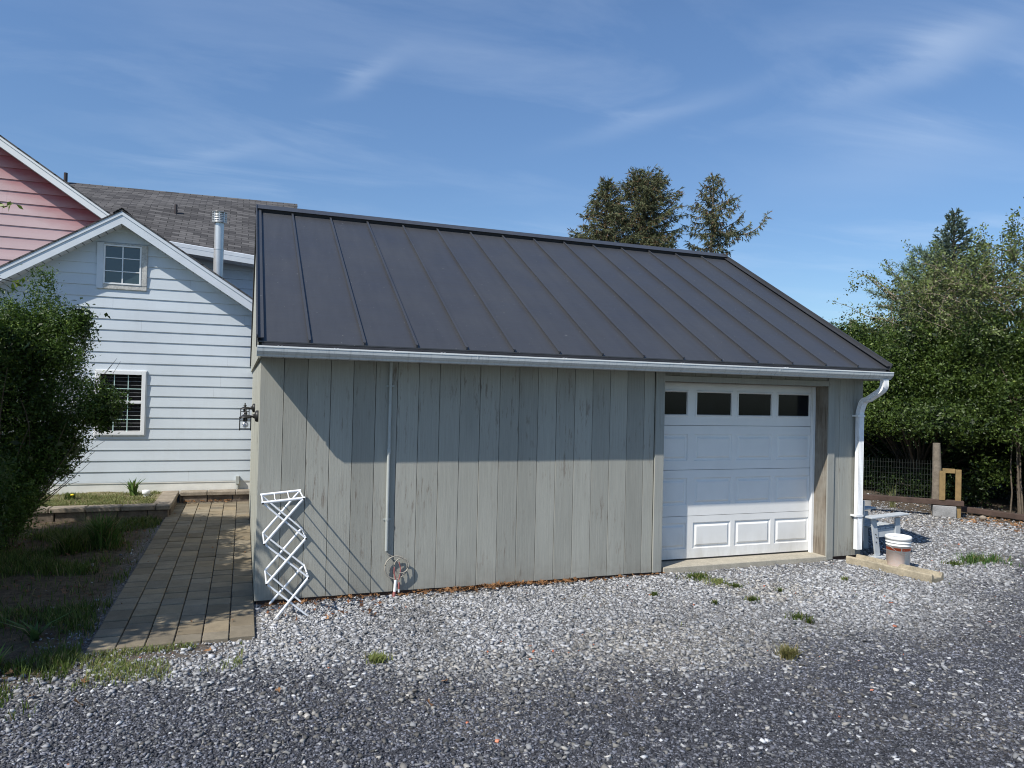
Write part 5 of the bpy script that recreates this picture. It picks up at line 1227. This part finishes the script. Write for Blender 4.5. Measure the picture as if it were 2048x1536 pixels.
# fallen leaves
def dead(n_pts, size, r, cols=((.13, .065, .030), (.30, .16, .075))):
    X, Y, Zz = n_pts; n = len(X); s = size * r.uniform(.6, 1.3, n); ya = r.uniform(0, 6.28, n); out = []; Fc = []; cs = []
    lob_ = np.array([1, .45, .95, .5, .8, .3, .8, .5, .95, .45]); K = len(lob_)
    ang = np.arange(K) / K * 2 * math.pi; tilt = rand_unit(r, n) * .55 + np.array([0, 0, 1]); tilt /= np.linalg.norm(tilt, axis=1)[:, None]
    u = np.cross(tilt, np.stack([np.cos(ya), np.sin(ya), 0 * ya], 1)); u /= np.linalg.norm(u, axis=1)[:, None]; v_ = np.cross(tilt, u)
    ctr = np.stack([X, Y, Zz], 1); rad = lob_[None] * s[:, None] * r.uniform(.8, 1.2, (n, K)) * .5
    ring_ = ctr[:, None] + u[:, None] * (rad * np.cos(ang))[..., None] * .8 + v_[:, None] * (rad * np.sin(ang))[..., None] * 1.1 + tilt[:, None] * (rad ** 2 / s[:, None] * r.uniform(-.2, 1.2, (n, K)))[..., None]
    V_ = np.concatenate([ctr[:, None], ring_], 1); f = np.array([[0, 1 + k, 1 + (k + 1) % K] for k in range(K)])
    F_ = (f[None] + (np.arange(n) * (K + 1))[:, None, None]).reshape(-1, 3); t = r.random((n, 1)); c = np.array(cols[0]) * (1 - t) + np.array(cols[1]) * t
    return V_.reshape(-1, 3), F_, np.repeat(c, K + 1, 0)
def scat_leaf(n, x0, x1, y0, y1, r, lift=.012): x_ = r.uniform(x0, x1, n); y_ = r.uniform(y0, y1, n); return x_, y_, gz(x_, y_) + lift + r.uniform(0, .02, n)
RL = np.random.default_rng(77); sets = []
x_ = RL.normal(2.35, .62, 420); y_ = -.015 - np.abs(RL.normal(0, .06, 420)); k = (x_ > 1.5) & (x_ < 4.2); sets.append(dead((x_[k], y_[k], gz(x_[k], y_[k]) + .015 + RL.uniform(0, .03, k.sum())), .055, RL))
x_ = RL.uniform(.05, 1.5, 90); y_ = -.02 - np.abs(RL.normal(0, .06, 90)); sets.append(dead((x_, y_, gz(x_, y_) + .02), .055, RL))
x_ = RL.uniform(3.2, 4.4, 60); y_ = -.02 - np.abs(RL.normal(0, .04, 60)); sets.append(dead((x_, y_, gz(x_, y_) + .02), .045, RL))
sets.append(dead(scat_leaf(60, .1, 1.1, -.75, -.1, RL, .03), .05, RL, ((.06, .03, .018), (.22, .10, .05))))
tag(npmesh('leaf_litter', np.concatenate([s[0] for s in sets]), np.concatenate([s[1] + o_ for s, o_ in zip(sets, np.cumsum([0] + [len(s[0]) for s in sets[:-1]]))]), np.concatenate([s[2] for s in sets]), M['deadleaf']), 'drift of brown dead leaves along the foot of the garage wall', 'leaves', kind='stuff')
sets = [dead(scat_leaf(900, -4.2, -1.25, -1.2, 4.8, RL), .05, RL, ((.07, .035, .02), (.22, .12, .07)))]
x_ = RL.uniform(-1.05, -.3, 90); y_ = 6.26 - np.abs(RL.normal(0, .05, 90)); sets.append(dead((x_, y_, np.full(90, .02) + RL.uniform(0, .03, 90)), .05, RL))
x_ = RL.uniform(-1.2, 0, 26); y_ = RL.uniform(-.9, 6, 26); sets.append(dead((x_, y_, np.full(26, .012)), .035, RL))
sets.append(dead(scat_leaf(500, 11.3, 13.2, -.4, 1.9, RL, .01), .07, RL, ((.16, .08, .04), (.42, .25, .13))))
sets.append(dead(scat_leaf(160, 9.8, 12.4, 1.4, 3.6, RL, .01), .05, RL, ((.12, .08, .05), (.30, .2, .12))))
tag(npmesh('dead_leaves', np.concatenate([s[0] for s in sets]), np.concatenate([s[1] + o_ for s, o_ in zip(sets, np.cumsum([0] + [len(s[0]) for s in sets[:-1]]))]), np.concatenate([s[2] for s in sets]), M['deadleaf']), 'brown leaf litter and mulch over the shaded bed and the yard edge', 'leaves', kind='stuff')
for (px, py, lab) in ((415, 1302, 'fallen oak leaf just below the front edge of the paver path'), (165, 1366, 'largest curled oak leaf on the dark gravel at lower left'), (60, 1394, 'small rust-coloured leaf nearest the left edge, on the gravel'),
                      (158, 1408, 'dark crumpled leaf on the gravel below the largest oak leaf'), (556, 1380, 'curled brown leaf on the bare gravel between the rack and the picture bottom'), (888, 1362, 'fallen leaf standing on edge in the dark gravel near the middle'),
                      (858, 1404, 'flat brown leaf lowest in the gravel near the middle'), (22, 1345, 'tan leaf among the weeds at the left edge'), (655, 1238, 'orange-brown leaf right of the drying rack feet'), (745, 1232, 'pale torn leaf in the gravel below the cable coil'), (1128, 1200, 'leaf scrap on the pale gravel right of centre')):
    g0 = pxg(px, py); Vd, Fd, Cd = dead((np.array([0.]), np.array([0.]), np.array([0.])), .10 if 'largest' in lab else .07, RL, ((.22, .11, .05), (.40, .22, .11)))
    o = npmesh('fallen_leaf', Vd, Fd, Cd, M['deadleaf']); o.location = (g0[0], g0[1], float(gz(np.array([g0[0]]), np.array([g0[1]]))[0]) + .022); tag(o, lab, 'leaf', 'single fallen leaves on the gravel')
